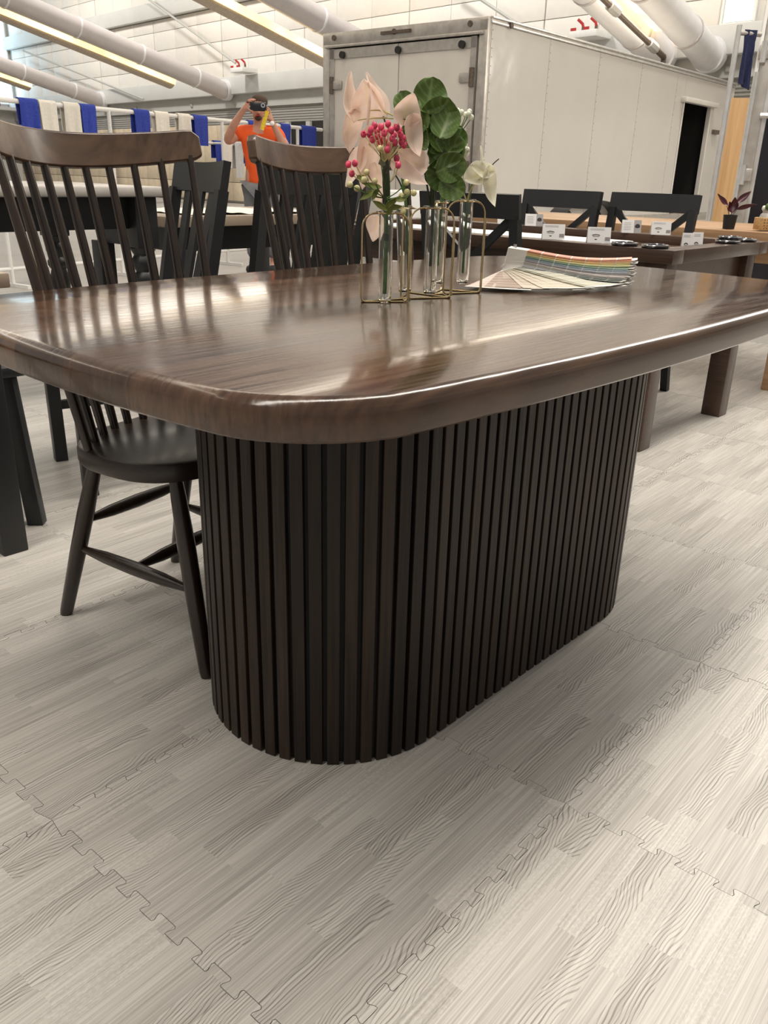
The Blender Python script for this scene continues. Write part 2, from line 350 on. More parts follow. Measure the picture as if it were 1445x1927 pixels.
    def mesh(s, name, mat, smooth=35):
        me = bpy.data.meshes.new(name); me.from_pydata(s.v, [], s.f); me.update()
        if isinstance(mat, str): mat = MATS[mat]
        me.materials.append(mat)
        if smooth:
            me.polygons.foreach_set('use_smooth', [True] * len(me.polygons)); me.set_sharp_from_angle(angle=math.radians(smooth))
        if s.c is not None:
            a = me.color_attributes.new('Col', 'FLOAT_COLOR', 'POINT')
            for i, c in enumerate(s.c): a.data[i].color = c
        return me
    def build(s, name, mat, parent=None, loc=None, rot=None, smooth=35):
        return link(name, s.mesh(name, mat, smooth), parent, loc, rot)
def link(name, data, parent=None, loc=None, rot=None):
    o = bpy.data.objects.new(name, data); COL.objects.link(o)
    if parent is not None: o.parent = parent
    if loc is not None: o.location = loc
    if rot is not None: o.rotation_euler = rot
    return o
def tag(o, label, cat, group=None):
    o['label'] = label; o['category'] = cat
    if group: o['group'] = group
    return o
def thing(name, label, cat, loc=(0, 0, 0), rz=0.0, group=None):
    o = bpy.data.objects.new(name, None); COL.objects.link(o); o.empty_display_size = .05
    o.location = loc; o.rotation_euler = (0, 0, rz); return tag(o, label, cat, group)
def struct(o, label=None):
    o['kind'] = 'structure'
    if label: o['label'] = label
    return o
def copy_tree(o, parent=None):
    c = o.copy(); COL.objects.link(c); c.parent = parent
    for ch in list(o.children): copy_tree(ch, c)
    return c
def arc(cx, cy, r, a0, a1, n): return [(cx + r * math.cos(a0 + (a1 - a0) * i / n), cy + r * math.sin(a0 + (a1 - a0) * i / n)) for i in range(n + 1)]

# ================================================================ the setting
floor = struct(MB().box((12, 14, -0.112), (50, 60, 0.2)).build('floor', 'concrete'), 'grey concrete hall floor partly covered with interlocking mats')
# interlocking foam mats, 0.595 m, printed like pale oak strips
TS, MAT_ROT = 0.595, 0.0432
def edge_pts():
    p = TS / 10; a = 0.0085; o = [(0, 0)]
    for k in range(9):
        b = 0.75 * p + k * p
        for t, q in ((b - .02 * p, -a * .6), (b, -a * .95), (b + .0 * p, -a * .5), (b - .07 * p, a * .6), (b - .03 * p, a), (b + .53 * p, a), (b + .57 * p, a * .6), (b + .5 * p, -a * .5), (b + .52 * p, -a * .95)):
            if t < b - .015 * p and q < 0: o.append((t - .12 * p, -a))
            else: o.append((t, q))
    o.append((TS, 0)); return o
E0 = edge_pts()
out = [(t, q) for t, q in E0[:-1]] + [(TS + q, t) for t, q in E0[:-1]] + [(t, TS + q) for t, q in reversed(E0[1:])] + [(q, t) for t, q in reversed(E0[1:])]
def inset(pts, d):
    n = len(pts); r = []
    for i in range(n):
        a, b, c = Vector(pts[i - 1]), Vector(pts[i]), Vector(pts[(i + 1) % n])
        e1 = (b - a); e2 = (c - b)
        n1 = Vector((-e1.y, e1.x)).normalized() if e1.length > 1e-9 else Vector((0, 0)); n2 = Vector((-e2.y, e2.x)).normalized() if e2.length > 1e-9 else n1
        m = (n1 + n2); m = m.normalized() if m.length > 1e-6 else n1
        r.append((b.x + m.x * d, b.y + m.y * d))
    return r
tile_me = MB().prism(inset(out, 0.00055), -0.0118, 0.0).mesh('foam_mat_tile', 'mat_print', smooth=0)
mu = Vector((math.cos(MAT_ROT), math.sin(MAT_ROT), 0)); mn = Vector((-mu.y, mu.x, 0))
for i in range(-3, 9):
    for j in range(-4, 8):
        q = mu * (-0.902 + TS * i) + mn * (-0.51 + TS * j)
        link('foam_mat_tile', tile_me, floor, (q.x, q.y, random.uniform(-.0003, .0003)), (0, 0, MAT_ROT))

# far wall: local x points away from the room, local y along the wall
WR = -0.0573; WX = 15.0
wl = Vector((0.0573, 0.9984, 0)); wn = Vector((0.9984, -0.0573, 0))
wall_far = struct(MB().box((0.25, 18, 5.0), (0.4, 52, 10.0)).build('wall_far', 'joint_grey', None, wn * WX, (0, 0, WR)), 'tall hall wall of white panels above a grey beam')
rows = [(3.6, 4.07), (4.07, 4.62), (4.62, 5.17), (5.17, 5.52), (6.02, 6.55), (6.55, 7.1), (7.1, 7.65)]
pan = {}
for z0, z1 in rows:
    for k in range(-15, 14):
        s0 = 23.34 + 1.35 * k
        if s0 < 2.5 or s0 > 39: continue
        if z0 > 6.5 and s0 < 12: continue
        g = 0.006; gl = 0.030 if k % 3 == 0 else g
        key = (z0, gl)
        if key not in pan: pan[key] = MB().box((0, (gl - g) / 2 + .675, (z1 - z0) / 2), (0.07, 1.35 - gl - g, z1 - z0 - .014), bev=.004).mesh('wall_panel', 'panel_white')
        link('wall_panel', pan[key], wall_far, (0.03, s0, z0))
MB().box((0.03, 18, 8.85), (0.07, 52, 2.3)).build('upper_panel', 'panel_white', wall_far)
MB().box((-0.05, 18, 5.77), (0.3, 52, 0.46), bev=.02).build('cross_beam', 'beam_grey', wall_far)
MB().box((-0.10, 18, 3.35), (0.4, 52, 0.48), bev=.02).build('lower_beam', 'beam_grey', wall_far)
MB().box((0.0, 18, 2.93), (0.2, 52, 0.36)).build('duct_band', 'lower_grey', wall_far)
sh = MB()
for k in range(14):
    z = 2.30 + k * 0.034
    sh.box((0.02, 18, z), (0.10 if k % 2 else 0.06, 52, 0.034))
sh.build('shutter', 'shutter_grey', wall_far)
blk = MB().box((0, .39, .28), (0.12, 0.765, 0.545), bev=.006).mesh('wall_block', 'block_tan')
for k in range(34):
    for r_ in range(4):
        s0 = 19.9 + .78 * k
        if s0 > 40: continue
        link('wall_block', blk, wall_far, (0.03, s0, .05 + r_ * .56))
for (s, z) in ((21.2, 2.95), (21.0, 2.86), (25.1, 2.9), (28.8, 2.92), (6.9, 2.9)):
    MB().box((-0.11, s, z), (.06, .12, .12), bev=.02).build('pipe_stub', 'shutter_grey', wall_far)
# doorway left of the trailer and a high window over the right end
d1 = struct(MB().box((0.0, 18.9, 1.15), (0.16, 2.1, 2.3)).build('door_1', 'inside_shade', None, wn * WX, (0, 0, WR)), 'dark doorway with pale posts in the far wall')  # opening drawn as a dark panel, its shade put into the colour
for s in (17.85, 19.0, 19.95): MB().box((-0.1, s, 1.15), (0.12, 0.18, 2.3)).build('door_post', 'lower_grey', d1)
w2 = struct(MB().box((0.0, 6.9, 3.86), (0.12, .62, .52)).build('window_2', 'beam_grey', None, wn * WX, (0, 0, WR)), 'small high window in the far wall')
MB().box((-0.08, 6.9, 3.86), (0.02, .54, .44)).build('pane', emis('pane_pale', (.72, .80, .76), .30, var=.2), w2)
for dy, dz, a, b in ((0, .25, .62, .04), (0, -.25, .62, .04), (.30, 0, .04, .54), (-.30, 0, .04, .54)):
    MB().box((-0.09, 6.9 + dy, 3.86 + dz), (.05, a, b)).build('window_frame', 'white_paint', w2)
# left wall with a tall daylight window
wall_left = struct(MB().box((6, 39.2, 5), (26, .4, 10)).build('wall_left', 'beam_grey'), 'far side wall of the hall')
win = struct(MB().box((15.9, 38.95, 5.6), (2.6, .1, 4.4)).build('window_1', 'white_paint'), 'tall blue-lit window in the side wall')
for k in range(3):
    for r_ in range(4):
        MB().box((15.1 + .82 * k, 38.88, 4.0 + r_ * 1.06), (.76, .03, 1.0)).build('pane', 'daylight', win)
ledge = struct(MB().box((15.2, 38.6, 3.2), (3.6, .9, .12)).build('trim_1', 'beam_grey'), 'ledge below the tall window')
tag(MB().box((15.25, 38.5, 3.52), (.55, .4, .5), bev=.02).build('carton', 'box_brown'), 'brown carton on the ledge under the blue window', 'box')
tag(MB().box((16.05, 38.5, 3.50), (.55, .4, .46), bev=.05).build('storage_bin', 'box_red'), 'red bin on the ledge under the blue window', 'bin')
# fire-hose valve cabinets on the beam
for i, (s, z, lb) in enumerate(((21.44, 3.66, 'white valve shelf with red handles beside the duct end'), (9.64, 3.60, 'white valve shelf with red handles above the trailer side'))):
    t = thing('valve_cabinet', lb, 'valve'); t.location = wn * WX + wl * s + Vector((0, 0, z)); t.rotation_euler = (0, 0, WR)
    MB().box((-0.55, 0, 0), (.55, .62, .12), bev=.01).build('shelf', 'white_paint', t)
    for dy in (-.16, .14):
        MB().tube([(-.62, dy, .06), (-.62, dy, .14)], .03).build('valve_body', 'rust', t)
        MB().tube([(-.62, dy, .14), (-.62, dy + .02, .20), (-.66, dy + .11, .28)], .028, 8).build('handle', 'red_paint', t)
        MB().box((-.80, dy + .1, .09), (.02, .12, .05)).build('valve_label', 'red_paint', t)

# air ducts with strip-lamp troughs below them
DUCT_DIR = Vector((0.9748, 0.037, -0.2200)).normalized()
def duct(s, z, lab, length=26, r=.25, mat='duct_grey', elbow=True):
    e = wn * (WX - .35) + wl * s + Vector((0, 0, z))
    t = thing('air_duct', lab, 'air duct', e, 0, 'round air ducts of the hall')
    pts = [-DUCT_DIR * length * (1 - i / 12) - DUCT_DIR * 1.1 for i in range(13)]
    pts += [-DUCT_DIR * .8, -DUCT_DIR * .45 + Vector((0, 0, -.0)), Vector((-.15, 0, .0)), Vector((.12, 0, .02))] if elbow else []
    MB().tube(pts, r, 20).build('duct_body', mat, t)
    for k in range(14):
        q = -DUCT_DIR * (1.1 + k * 1.9)
        MB().tube([q - DUCT_DIR * .025, q + DUCT_DIR * .025], r * 1.06, 20).build('clamp_ring', 'duct_white' if mat == 'duct_grey' else 'duct_grey', t)
    MB().tube([(-.05, 0, .01), (.12, 0, .02)], r * 1.16, 20).build('collar', 'duct_white', t)
    return t
def trough(s, z, lab, start=1.0, length=25, lamp=True, w=.42, power=None, skin_='trough_metal'):
    e = wn * (WX - .35) + wl * s + Vector((0, 0, z))
    t = thing('strip_light', lab, 'strip light', e, 0, 'strip lights below the air ducts')
    side = DUCT_DIR.cross(Vector((0, 0, 1))).normalized(); dn = DUCT_DIR.cross(side).normalized()
    if dn.z > 0: dn = -dn
    a = -DUCT_DIR * start; b = -DUCT_DIR * (start + length)
    def prof(off): return [a + off, b + off]
    # half-round reflector open to the top and sides, lamp bed inside
    def ring(u, v):
        an = PI * (0.02 + 0.96 * v); return a + (b - a) * u + side * (w / 2 * math.cos(an)) + dn * (w * .42 * math.sin(an))
    MB().sheet(ring, 12, 8, .012).build('reflector', skin_, t)
    MB().beam(a + dn * -.02, b + dn * -.02, w * .92, .05).build('diffuser', 'lamp_warm', t)
    MB().beam(a + dn * .0 + side * (w * .52), b + side * (w * .52), .02, .16, up=tuple(dn)).build('lit_rim', 'lamp_warm', t)
    MB().beam(a - side * (w * .52), b - side * (w * .52), .02, .16, up=tuple(dn)).build('lit_rim', 'lamp_warm', t)
    if lamp:
        ld = bpy.data.lights.new('strip_lamp', 'AREA'); ld.shape = 'RECTANGLE'; ld.size = length; ld.size_y = 1.0; ld.energy = power or STRIP_W; ld.color = STRIP_COL
        lo = bpy.data.objects.new('strip_lamp', ld); COL.objects.link(lo); lo.parent = t
        M = Matrix((DUCT_DIR, dn.cross(DUCT_DIR) * -1, -dn)).transposed()
        if M.determinant() < 0: M = Matrix((DUCT_DIR, dn.cross(DUCT_DIR), -dn)).transposed()
        lo.matrix_local = Matrix.Translation((a + b) / 2 + dn * .25) @ M.to_4x4()
    return t
duct(22.78, 3.22, 'long grey round duct ending beside a white valve shelf')
duct(30.98, 3.24, 'grey round duct ending above the blue and white towels')
duct(15.0, 3.35, 'grey round duct passing down behind the white trailer')
duct(8.2, 3.20, 'pale round duct with lit flank above the trailer roof', mat='duct_white', r=.29)
duct(7.2, 3.11, 'pale round duct ending beside the high window', mat='duct_white', r=.26)
duct(1.05, 3.2, 'grey round duct running over the dining table')
trough(23.25, 2.95, 'warm strip light along the long grey duct', 1.7, lamp=False)
trough(31.45, 2.98, 'warm strip light along the duct above the towels', 2.6, lamp=False)
trough(15.75, 2.95, 'warm strip light beside the duct behind the trailer', .5, power=500)
trough(7.78, 3.34, 'warm strip light between the two pale ducts', 1.0, w=.36, power=500, skin_='lamp_warm')  # reflector glows as well: lamplight on it put in as emission
trough(1.25, 2.85, 'warm strip light over the dining table', 1.2)
trough(-8.0, 2.9, 'warm strip light over the near side of the hall', 1.2, lamp=False)
# bracing rods across the wall
for i, (sa, za, sb, zb) in enumerate(((37.2, 5.3, 27.6, 3.15), (27.4, 6.3, 22.0, 3.9), (13.5, 5.0, 11.6, 4.0))):
    A = wn * (WX - .45) + wl * sa + Vector((0, 0, za)); B = wn * (WX - .45) + wl * sb + Vector((0, 0, zb))
    tag(MB().tube([A, B], .035, 8).build('brace_rod', 'lower_grey'), ['thin grey rod crossing the panels above the towels', 'thin grey rod running down to the valve shelf beside the trailer', 'thin grey rod crossing panels above the trailer roof'][i], 'rod')
A = wn * (WX - 1.0) + wl * 7.72 + Vector((0, 0, 3.05)); t = thing('sprinkler_pipe', 'dark pipe with clamps between the two pale ducts', 'pipe', A)
MB().tube([Vector((0, 0, -.55)), Vector((0, 0, 0)), -DUCT_DIR * 8], .05, 8).build('pipe', 'rust', t)
for k in range(4): MB().tube([-DUCT_DIR * (.4 + k * 1.6), -DUCT_DIR * (.7 + k * 1.6)], .085, 8).build('clamp', 'shutter_grey', t)

# unseen lamps added to brighten the far wall, shaped as high-bay fittings
for i, (x, y) in enumerate(((10.5, 3.0), (10.5, 12.0), (10.7, 21.0), (11.0, 30.0))):
    t = thing('wall_fill_lamp', ['added wall-fill lamp hung before the small high window', 'added wall-fill lamp hung behind the white trailer', 'added wall-fill lamp hung before the valve shelf and panels', 'added wall-fill lamp hung near the tall blue window'][i], 'lamp', (x, y, 9.3), 0, 'added fill lamps before the far wall')
    MB().lathe([(.06, .45), (.09, .40), (.09, .25), (.30, .0), (.31, -.02), (.29, -.02), (.08, .22), (.001, .22)], seg=24).build('shade', 'white_paint', t)
    MB().tube([(0, 0, .45), (0, 0, .7)], .02, 8).build('hanger', 'alu', t)
    MB().lathe([(.26, .0), (.001, -.01)], seg=24, caps=False).build('lens', 'wall_fill_lens', t)
    ld = bpy.data.lights.new('wall_fill_light', 'AREA'); ld.shape = 'DISK'; ld.size = 1.2; ld.energy = WALL_FILL_W; ld.color = (1.0, .95, .86)
    lo = bpy.data.objects.new('wall_fill_light', ld); COL.objects.link(lo); lo.parent = t; lo.location = (0, 0, -.1)
    lo.rotation_euler = Vector((4.3, .5, -4.6)).to_track_quat('-Z', 'Y').to_euler()

# ================================================================ dining table
HX, HY, RC, BL, BE = 0.852, 0.512, 0.13, 0.045, 0.060
def sdb(x, y):
    X, Y = abs(x), abs(y)
    q0 = X - (HX - BE * (Y / HY) ** 2 - RC); q1 = Y - (HY - BL * (X / HX) ** 2 - RC)
    return math.hypot(max(q0, 0), max(q1, 0)) + min(max(q0, q1), 0) - RC
def top_outline(n=176):
    o = []
    for i in range(n):
        a = 2 * PI * i / n; # denser near corners through an elliptic angle
        dx, dy = HX * math.cos(a), HY * math.sin(a); lo, hi = 0.0, 1.6
        for _ in range(40):
            md = (lo + hi) / 2
            if sdb(dx * md, dy * md) < 0: lo = md
            else: hi = md
        o.append((dx * lo, dy * lo))
    return o
OUT = top_outline()
def tabletop_bm(out, prof):
    bm = bmesh.new(); rings = []
    for ins, z in prof:
        rings.append([bm.verts.new((x, y, z)) for x, y in inset(out, ins)])
    n = len(out)
    for a, b in zip(rings[:-1], rings[1:]):
        for i in range(n): bm.faces.new((a[i], a[(i + 1) % n], b[(i + 1) % n], b[i]))
    bm.faces.new(list(reversed(rings[0]))); bm.faces.new(rings[-1])
    return bm
TPROF = [(.010, .7125), (.004, .7140), (.0008, .7170), (0, .7210), (0, .7440), (.0014, .7510), (.0050, .7570), (.0100, .7605), (.0165, .7620)]
table = thing('dining_table', 'dark brown dining table with rounded top and slatted oval pedestal', 'table')
cuts = [-1, -.338, -.205, -.070, .062, .200, .345, 1]
full = tabletop_bm(OUT, TPROF)
for y0, y1 in zip(cuts[:-1], cuts[1:]):
    bm = full.copy()
    for yy, sgn in ((y0, -1), (y1, 1)):
        if abs(yy) >= 1: continue
        g = bm.verts[:] + bm.edges[:] + bm.faces[:]
        r = bmesh.ops.bisect_plane(bm, geom=g, plane_co=(0, yy, 0), plane_no=(0, sgn, 0), clear_outer=True)
        ed = [e for e in r['geom_cut'] if isinstance(e, bmesh.types.BMEdge)]
        bmesh.ops.holes_fill(bm, edges=ed, sides=0)
    me = bpy.data.meshes.new('tabletop_board'); bm.to_mesh(me); bm.free(); me.materials.append(MATS['top_wood'])
    me.polygons.foreach_set('use_smooth', [True] * len(me.polygons)); me.set_sharp_from_angle(angle=math.radians(25))
    link('tabletop_board', me, table)
full.free()
# pedestal: stadium core with separate upright slats
PR, PS = 0.250, 0.318
def stadium(r, s, n=24): return arc(s, 0, r, -PI / 2, PI / 2, n) + arc(-s, 0, r, PI / 2, 3 * PI / 2, n)
ped = MB().prism(stadium(PR - .0105, PS, 32), 0.0, .712).build('pedestal', 'core_black', table)
slat_me = MB().box((0, -.006, .3565), (.0212, .012, .711), bev=.0012).mesh('slat', 'slat_wood', smooth=0)
per = 4 * PS + 2 * PI * PR; NS = 96
for k in range(NS):
    d = (k + .35) * per / NS
    if d < 2 * PS: x, y, a = -PS + d, -PR, -PI / 2
    elif d < 2 * PS + PI * PR: a = -PI / 2 + (d - 2 * PS) / PR; x, y = PS + PR * math.cos(a), PR * math.sin(a)
    elif d < 4 * PS + PI * PR: x, y, a = PS - (d - 2 * PS - PI * PR), PR, PI / 2
    else: a = PI / 2 + (d - 4 * PS - PI * PR) / PR; x, y = -PS + PR * math.cos(a), PR * math.sin(a)
    link('slat', slat_me, ped, (x, y, 0), (0, 0, a - PI / 2))

# ================================================================ windsor chairs
def make_windsor():
    t = thing('windsor_chair', '', 'chair')
    so = []
    for i in range(56):
        a = 2 * PI * i / 56; c, s = math.cos(a), math.sin(a); e = 2 / 2.7
        so.append((.214 * math.copysign(abs(c) ** e, c), -.143 + .172 * math.copysign(abs(s) ** e, s)))
    bm = tabletop_bm(so, [(.018, .413), (.004, .416), (0, .424), (0, .446), (.003, .452), (.010, .455)])
    me = bpy.data.meshes.new('seat'); bm.to_mesh(me); bm.free(); me.materials.append(MATS['seat_wood'])
    me.polygons.foreach_set('use_smooth', [True] * len(me.polygons)); me.set_sharp_from_angle(angle=math.radians(30)); link('seat', me, t)
    legs = {}
    for sx in (-1, 1):
        for nm, tp, ft in (('r', (.135, -.03), (.152 if sx < 0 else .200, .125)), ('f', (.138, -.255), (.160 if sx < 0 else .185, -.330))):
            A = Vector((sx * tp[0], tp[1], .425)); B = Vector((sx * ft[0], ft[1], 0.0)); legs[sx, nm] = (A, B)
            MB().tube([A + (B - A) * k for k in (0, .12, .35, .6, .97, 1)], [.0125, .0155, .0185, .0180, .0150, .0135], 14).build('leg', 'chair_wood', t)
    def at_z(k, z): A, B = legs[k]; return A + (B - A) * ((A.z - z) / A.z)
    def stretcher(a, b): MB().tube([a + (b - a) * k for k in (0, .08, .25, .5, .75, .92, 1)], [.007, .0085, .0135, .0155, .0135, .0085, .007], 12).build('stretcher', 'chair_wood', t)
    for sx in (-1, 1): stretcher(at_z((sx, 'r'), .185), at_z((sx, 'f'), .185))
    stretcher(at_z((-1, 'r'), .255), at_z((1, 'r'), .255))
    m0 = (at_z((-1, 'r'), .185) + at_z((-1, 'f'), .185)) / 2; m1 = (at_z((1, 'r'), .185) + at_z((1, 'f'), .185)) / 2; stretcher(m0, m1)
    A0, S0, A1, S1, ZT, LN = .1965, .0838, .2396, .0926, .9748, .1186
    for i in range(10):
        s = (i - 4.5) / 4.5
        a = Vector((s * A0, -S0 * s * s, .445)); b = Vector((s * A1, LN - S1 * s * s, .980 + .0205 * s * s))
        a.y = min(a.y, -.143 + .172 * max(0, 1 - abs(a.x / .214) ** 2.7) ** (1 / 2.7) - .018)
        MB().tube([a + (b - a) * k for k in (0, .15, .4, .7, 1)], [.0085, .0100, .0108, .0095, .0078], 12).build('spindle', 'chair_wood', t)
    def rail(u, v):
        s = (u * 2 - 1) * 1.10; ed = max(0, (abs(s) - 1.02) / .08); c = .016 * (1 - math.sqrt(max(0, 1 - ed * ed))) if ed > 0 else 0
        z0, z1 = .9695 + .0205 * s * s + c * .4, 1.036 + .0155 * s * s - c
        z = z0 + (z1 - z0) * v
        return (s * A1, LN + (z - ZT) * .21 - S1 * s * s, z)
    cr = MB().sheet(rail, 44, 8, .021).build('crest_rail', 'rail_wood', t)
    bv = cr.modifiers.new('bevel', 'BEVEL'); bv.width = .0045; bv.segments = 2; bv.limit_method = 'ANGLE'; bv.angle_limit = math.radians(50)
    return t
ch1 = make_windsor(); ch1.location = (-.3912, .5654, 0); ch1.rotation_euler = (0, 0, .19); ch1['group'] = 'spindle-back chairs at the slatted table'
ch1['label'] = 'dark brown spindle-back chair whose round seat shows left of the pedestal'
ch2 = copy_tree(ch1); ch2.location = (.278, .600, 0); ch2.rotation_euler = (0, 0, -.107)
ch2['label'] = 'dark brown spindle-back chair tucked in behind the flower vases'

# ================================================================ vase rack, tubes and flowers
ZT0 = .762
rackc = Vector((-.11, 0, ZT0))
rack = thing('vase_rack', 'brass wire rack of hinged arches holding glass tubes', 'vase rack', rackc)
TUB = [(-.215, -.012, .912), (-.118, .026, .918), (-.112, -.029, .920), (-.030, .022, .927), (-.006, -.022, .931)]
def loop_pts(c, ang, w, z0, z1, rc=.024):
    u = Vector((math.cos(ang), math.sin(ang), 0)); o = []
    for cx, cz, a0 in ((w / 2 - rc, z0 + .008, -90), (w / 2 - rc, z1 - rc, 0), (-w / 2 + rc, z1 - rc, 90), (-w / 2 + rc, z0 + .008, 180)):
        r2 = .008 if cz < z0 + .02 else rc; cxx = cx + (math.copysign(rc - r2, cx) if r2 < rc else 0)
        for k in range(7):
            a = math.radians(a0 + 90 * k / 6); o.append(c + u * (cxx + r2 * math.cos(a)) + Vector((0, 0, cz + r2 * math.sin(a))))
    return o
WR_ = .0016
for i, (tx, ty, zt) in enumerate(TUB):
    c = Vector((tx, ty, 0)) - Vector((rackc.x, rackc.y, 0)); hgt = zt - ZT0
    MB().tube(loop_pts(c, (-.62, .55, -.50, .45, -.35)[i], .084, WR_, hgt), WR_, 8, closed=True).build('wire_arch', 'gold', rack)
    MB().tube([c + Vector((.0145 * math.cos(a), .0145 * math.sin(a), hgt)) for a in [2 * PI * k / 20 for k in range(20)]], WR_, 8, closed=True).build('neck_ring', 'gold', rack)
ends = []
for i, (tx, ty, zt) in enumerate(TUB):
    an = (-.62, .55, -.50, .45, -.35)[i]; u = Vector((math.cos(an), math.sin(an), 0)); c = Vector((tx, ty, 0)) - Vector((rackc.x, rackc.y, 0))
    ends.append((c - u * .042, c + u * .042))
hexa = lambda a, b: MB().tube([a + Vector((0, 0, WR_)), b + Vector((0, 0, WR_))], WR_, 8).build('base_wire', 'gold', rack)
for a, b in (((0, 0), (2, 0)), ((0, 1), (1, 0)), ((1, 0), (2, 0)), ((2, 1), (1, 1)), ((2, 1), (4, 0)), ((1, 1), (3, 0)), ((3, 0), (4, 0)), ((3, 1), (4, 1))):
    hexa(ends[a[0]][a[1]], ends[b[0]][b[1]])
for k, (i, j) in enumerate(((0, 1), (2, 1), (1, 1), (4, 1))):
    e = ends[i][j]; h = TUB[i][2] - ZT0
    MB().tube([e + Vector((.003, 0, .004)), e + Vector((.003, 0, h - .03))], WR_, 8).build('upright', 'gold', rack)
    for z in (.045, .09): MB().tube([e + Vector((.0015, 0, z - .006)), e + Vector((.0015, 0, z + .006))], .0028, 8).build('hinge', 'gold', rack)
TL = [('glass tube with pink berries', 0), ('glass tube holding the peach flower stems', 0), ('glass tube holding the round green leaves', 0), ('glass tube with white bud sprig', 0), ('glass tube with white lily-like flower', 0)]
tprof = [(.0115, .004), (.0122, .02), (.0122, .145), (.0122, .150), (.0175, .1525), (.0175, .1545), (.0108, .1545), (.0108, .02), (.0095, .008), (0.0005, .0065)]
tp = [(.0005, .0), (.008, .0012)] + tprof
for i, (tx, ty, zt) in enumerate(TUB):
    o = MB().lathe([(r, z) for r, z in tp], seg=28, caps=False).build('glass_tube', 'tube_glass', None, (tx, ty, zt - .151))
    if i == 1: o.rotation_euler = (.0, -.09, 0)
    tag(o, TL[i][0] + ' in the wire rack', 'vase', 'glass tubes in the wire rack')
RV = Vector((.677, -.736, 0)); CV = Vector((-.736, -.677, 0)); ZV = Vector((0, 0, 1))
TPX = [(728, 398), (770, 386), (808, 389), (842, 376), (877, 375)]
PXM = [1095, 1060, 1065, 1010, 1015]
def bunch(name, i, label):
    tx, ty, zt = TUB[i]; return thing(name, label, 'flower', (tx, ty, zt), 0, 'artificial flowers in the wire rack')
def lp(i, px, py, tow=0.0):
    """point of a bunch, relative to its tube mouth, as read off its own outline in front view"""
    return RV * ((px - TPX[i][0]) / PXM[i]) + ZV * ((TPX[i][1] - py) / PXM[i] * 1.03) + CV * tow
def leaf(par, name, mat, cen, ang, L_, W_, tilt=0.0, roll=0.0, bend=0.0, fold=0.0, shape='round', veins=True):
    """leaf with centre cen; ang = direction in the front view, tilt towards the viewer, roll about its length"""
    a = math.radians(ang); d = (RV * math.cos(a) + ZV * math.sin(a)) * math.cos(tilt) + CV * math.sin(tilt)
    sdv = (-RV * math.sin(a) + ZV * math.cos(a)); nr = d.cross(sdv).normalized()
    if nr.dot(CV) < 0: nr = -nr
    sdv = nr.cross(d).normalized(); q = Matrix.Rotation(roll, 3, d); sdv = q @ sdv; nr = q @ nr
    b = MB(); nu, nv = 18, 12
    def wid(u):
        if shape == 'round': return math.sqrt(max(0, 1 - (2 * u - 1) ** 2)) * (1 + .12 * (1 - u))
        if shape == 'heart': return (max(0, math.sin(PI * min(1, u ** .62))) ** .75) * (1.0)
        if shape == 'lance': return max(0, math.sin(PI * u ** .8)) ** .9
        return max(0, math.sin(PI * u))
    def fn(u, v):
        t = v * 2 - 1; w = max(.02, wid(u)) * W_ / 2; x = (u - .5) * L_
        zz = bend * ((u - .5) ** 2 - .08) * L_ * 4 + fold * abs(t) ** 1.6 * w + .05 * W_ * math.sin(u * 9 + t * 2) * abs(t)
        y = t * w * math.cos(min(1.2, abs(fold) * .5 * abs(t)))
        return d * x + sdv * y + nr * zz
    b.sheet(fn, nu, nv, .0006)
    cols = []
    for s_ in range(2):
        for i in range(nu + 1):
            for j in range(nv + 1):
                t = j / nv * 2 - 1; u = i / nu
                f = (1.0 if abs(t) < .1 else 0) * (1 - u * .5)
                if veins and abs(t) >= .1 and (i - abs(j - nv // 2)) % 4 == 0: f = .42
                cols.append((f, f, f, 1))
    b.c = cols
    return b.build(name, mat, par, tuple(cen))
def curve(pts, n=10):
    P = [Vector(p) for p in pts]; o = []
    if len(P) == 2: return [P[0].lerp(P[1], k / n) for k in range(n + 1)]
    for k in range(n + 1):
        t = k / n; Q = P[:]
        while len(Q) > 1: Q = [Q[j].lerp(Q[j + 1], t) for j in range(len(Q) - 1)]
        o.append(Q[0])
    return o
rng = random.Random(3)
# pink berries
f = bunch('berry_sprig', 0, 'sprig of pink berries with cream buds and dark stems'); T = 0
MB().tube(curve([(0, 0, -.135), (.002, 0, -.06), (0, 0, .0), lp(T, 724, 330, .01)], 10), [.0038] * 8 + [.0032, .0028, .0025], 8).build('stem', 'stem_green', f)
MB().tube(curve([lp(T, 727, 385, .01), lp(T, 720, 350, .012), lp(T, 722, 318, .015)]), .0026, 8).build('stem', 'stem_dark', f)
MB().tube(curve([lp(T, 731, 385, .006), lp(T, 733, 350, .012), lp(T, 726, 308, .012)]), .0024, 8).build('stem', 'stem_dark', f)
MB().tube([(.0, 0, -.045), (.0, 0, -.033)], .0052, 10).build('tape', 'stem_dark', f)
pk = [(683, 268), (697, 262), (703, 255), (708, 271), (715, 257), (721, 267), (727, 252), (733, 262), (738, 269), (743, 257), (750, 268), (755, 273), (712, 283), (722, 280), (730, 286), (740, 281), (700, 277), (748, 261), (757, 284), (744, 306), (747, 317), (656, 318), (669, 316), (663, 333), (694, 268), (718, 275), (735, 275), (727, 293), (752, 280), (707, 262)]
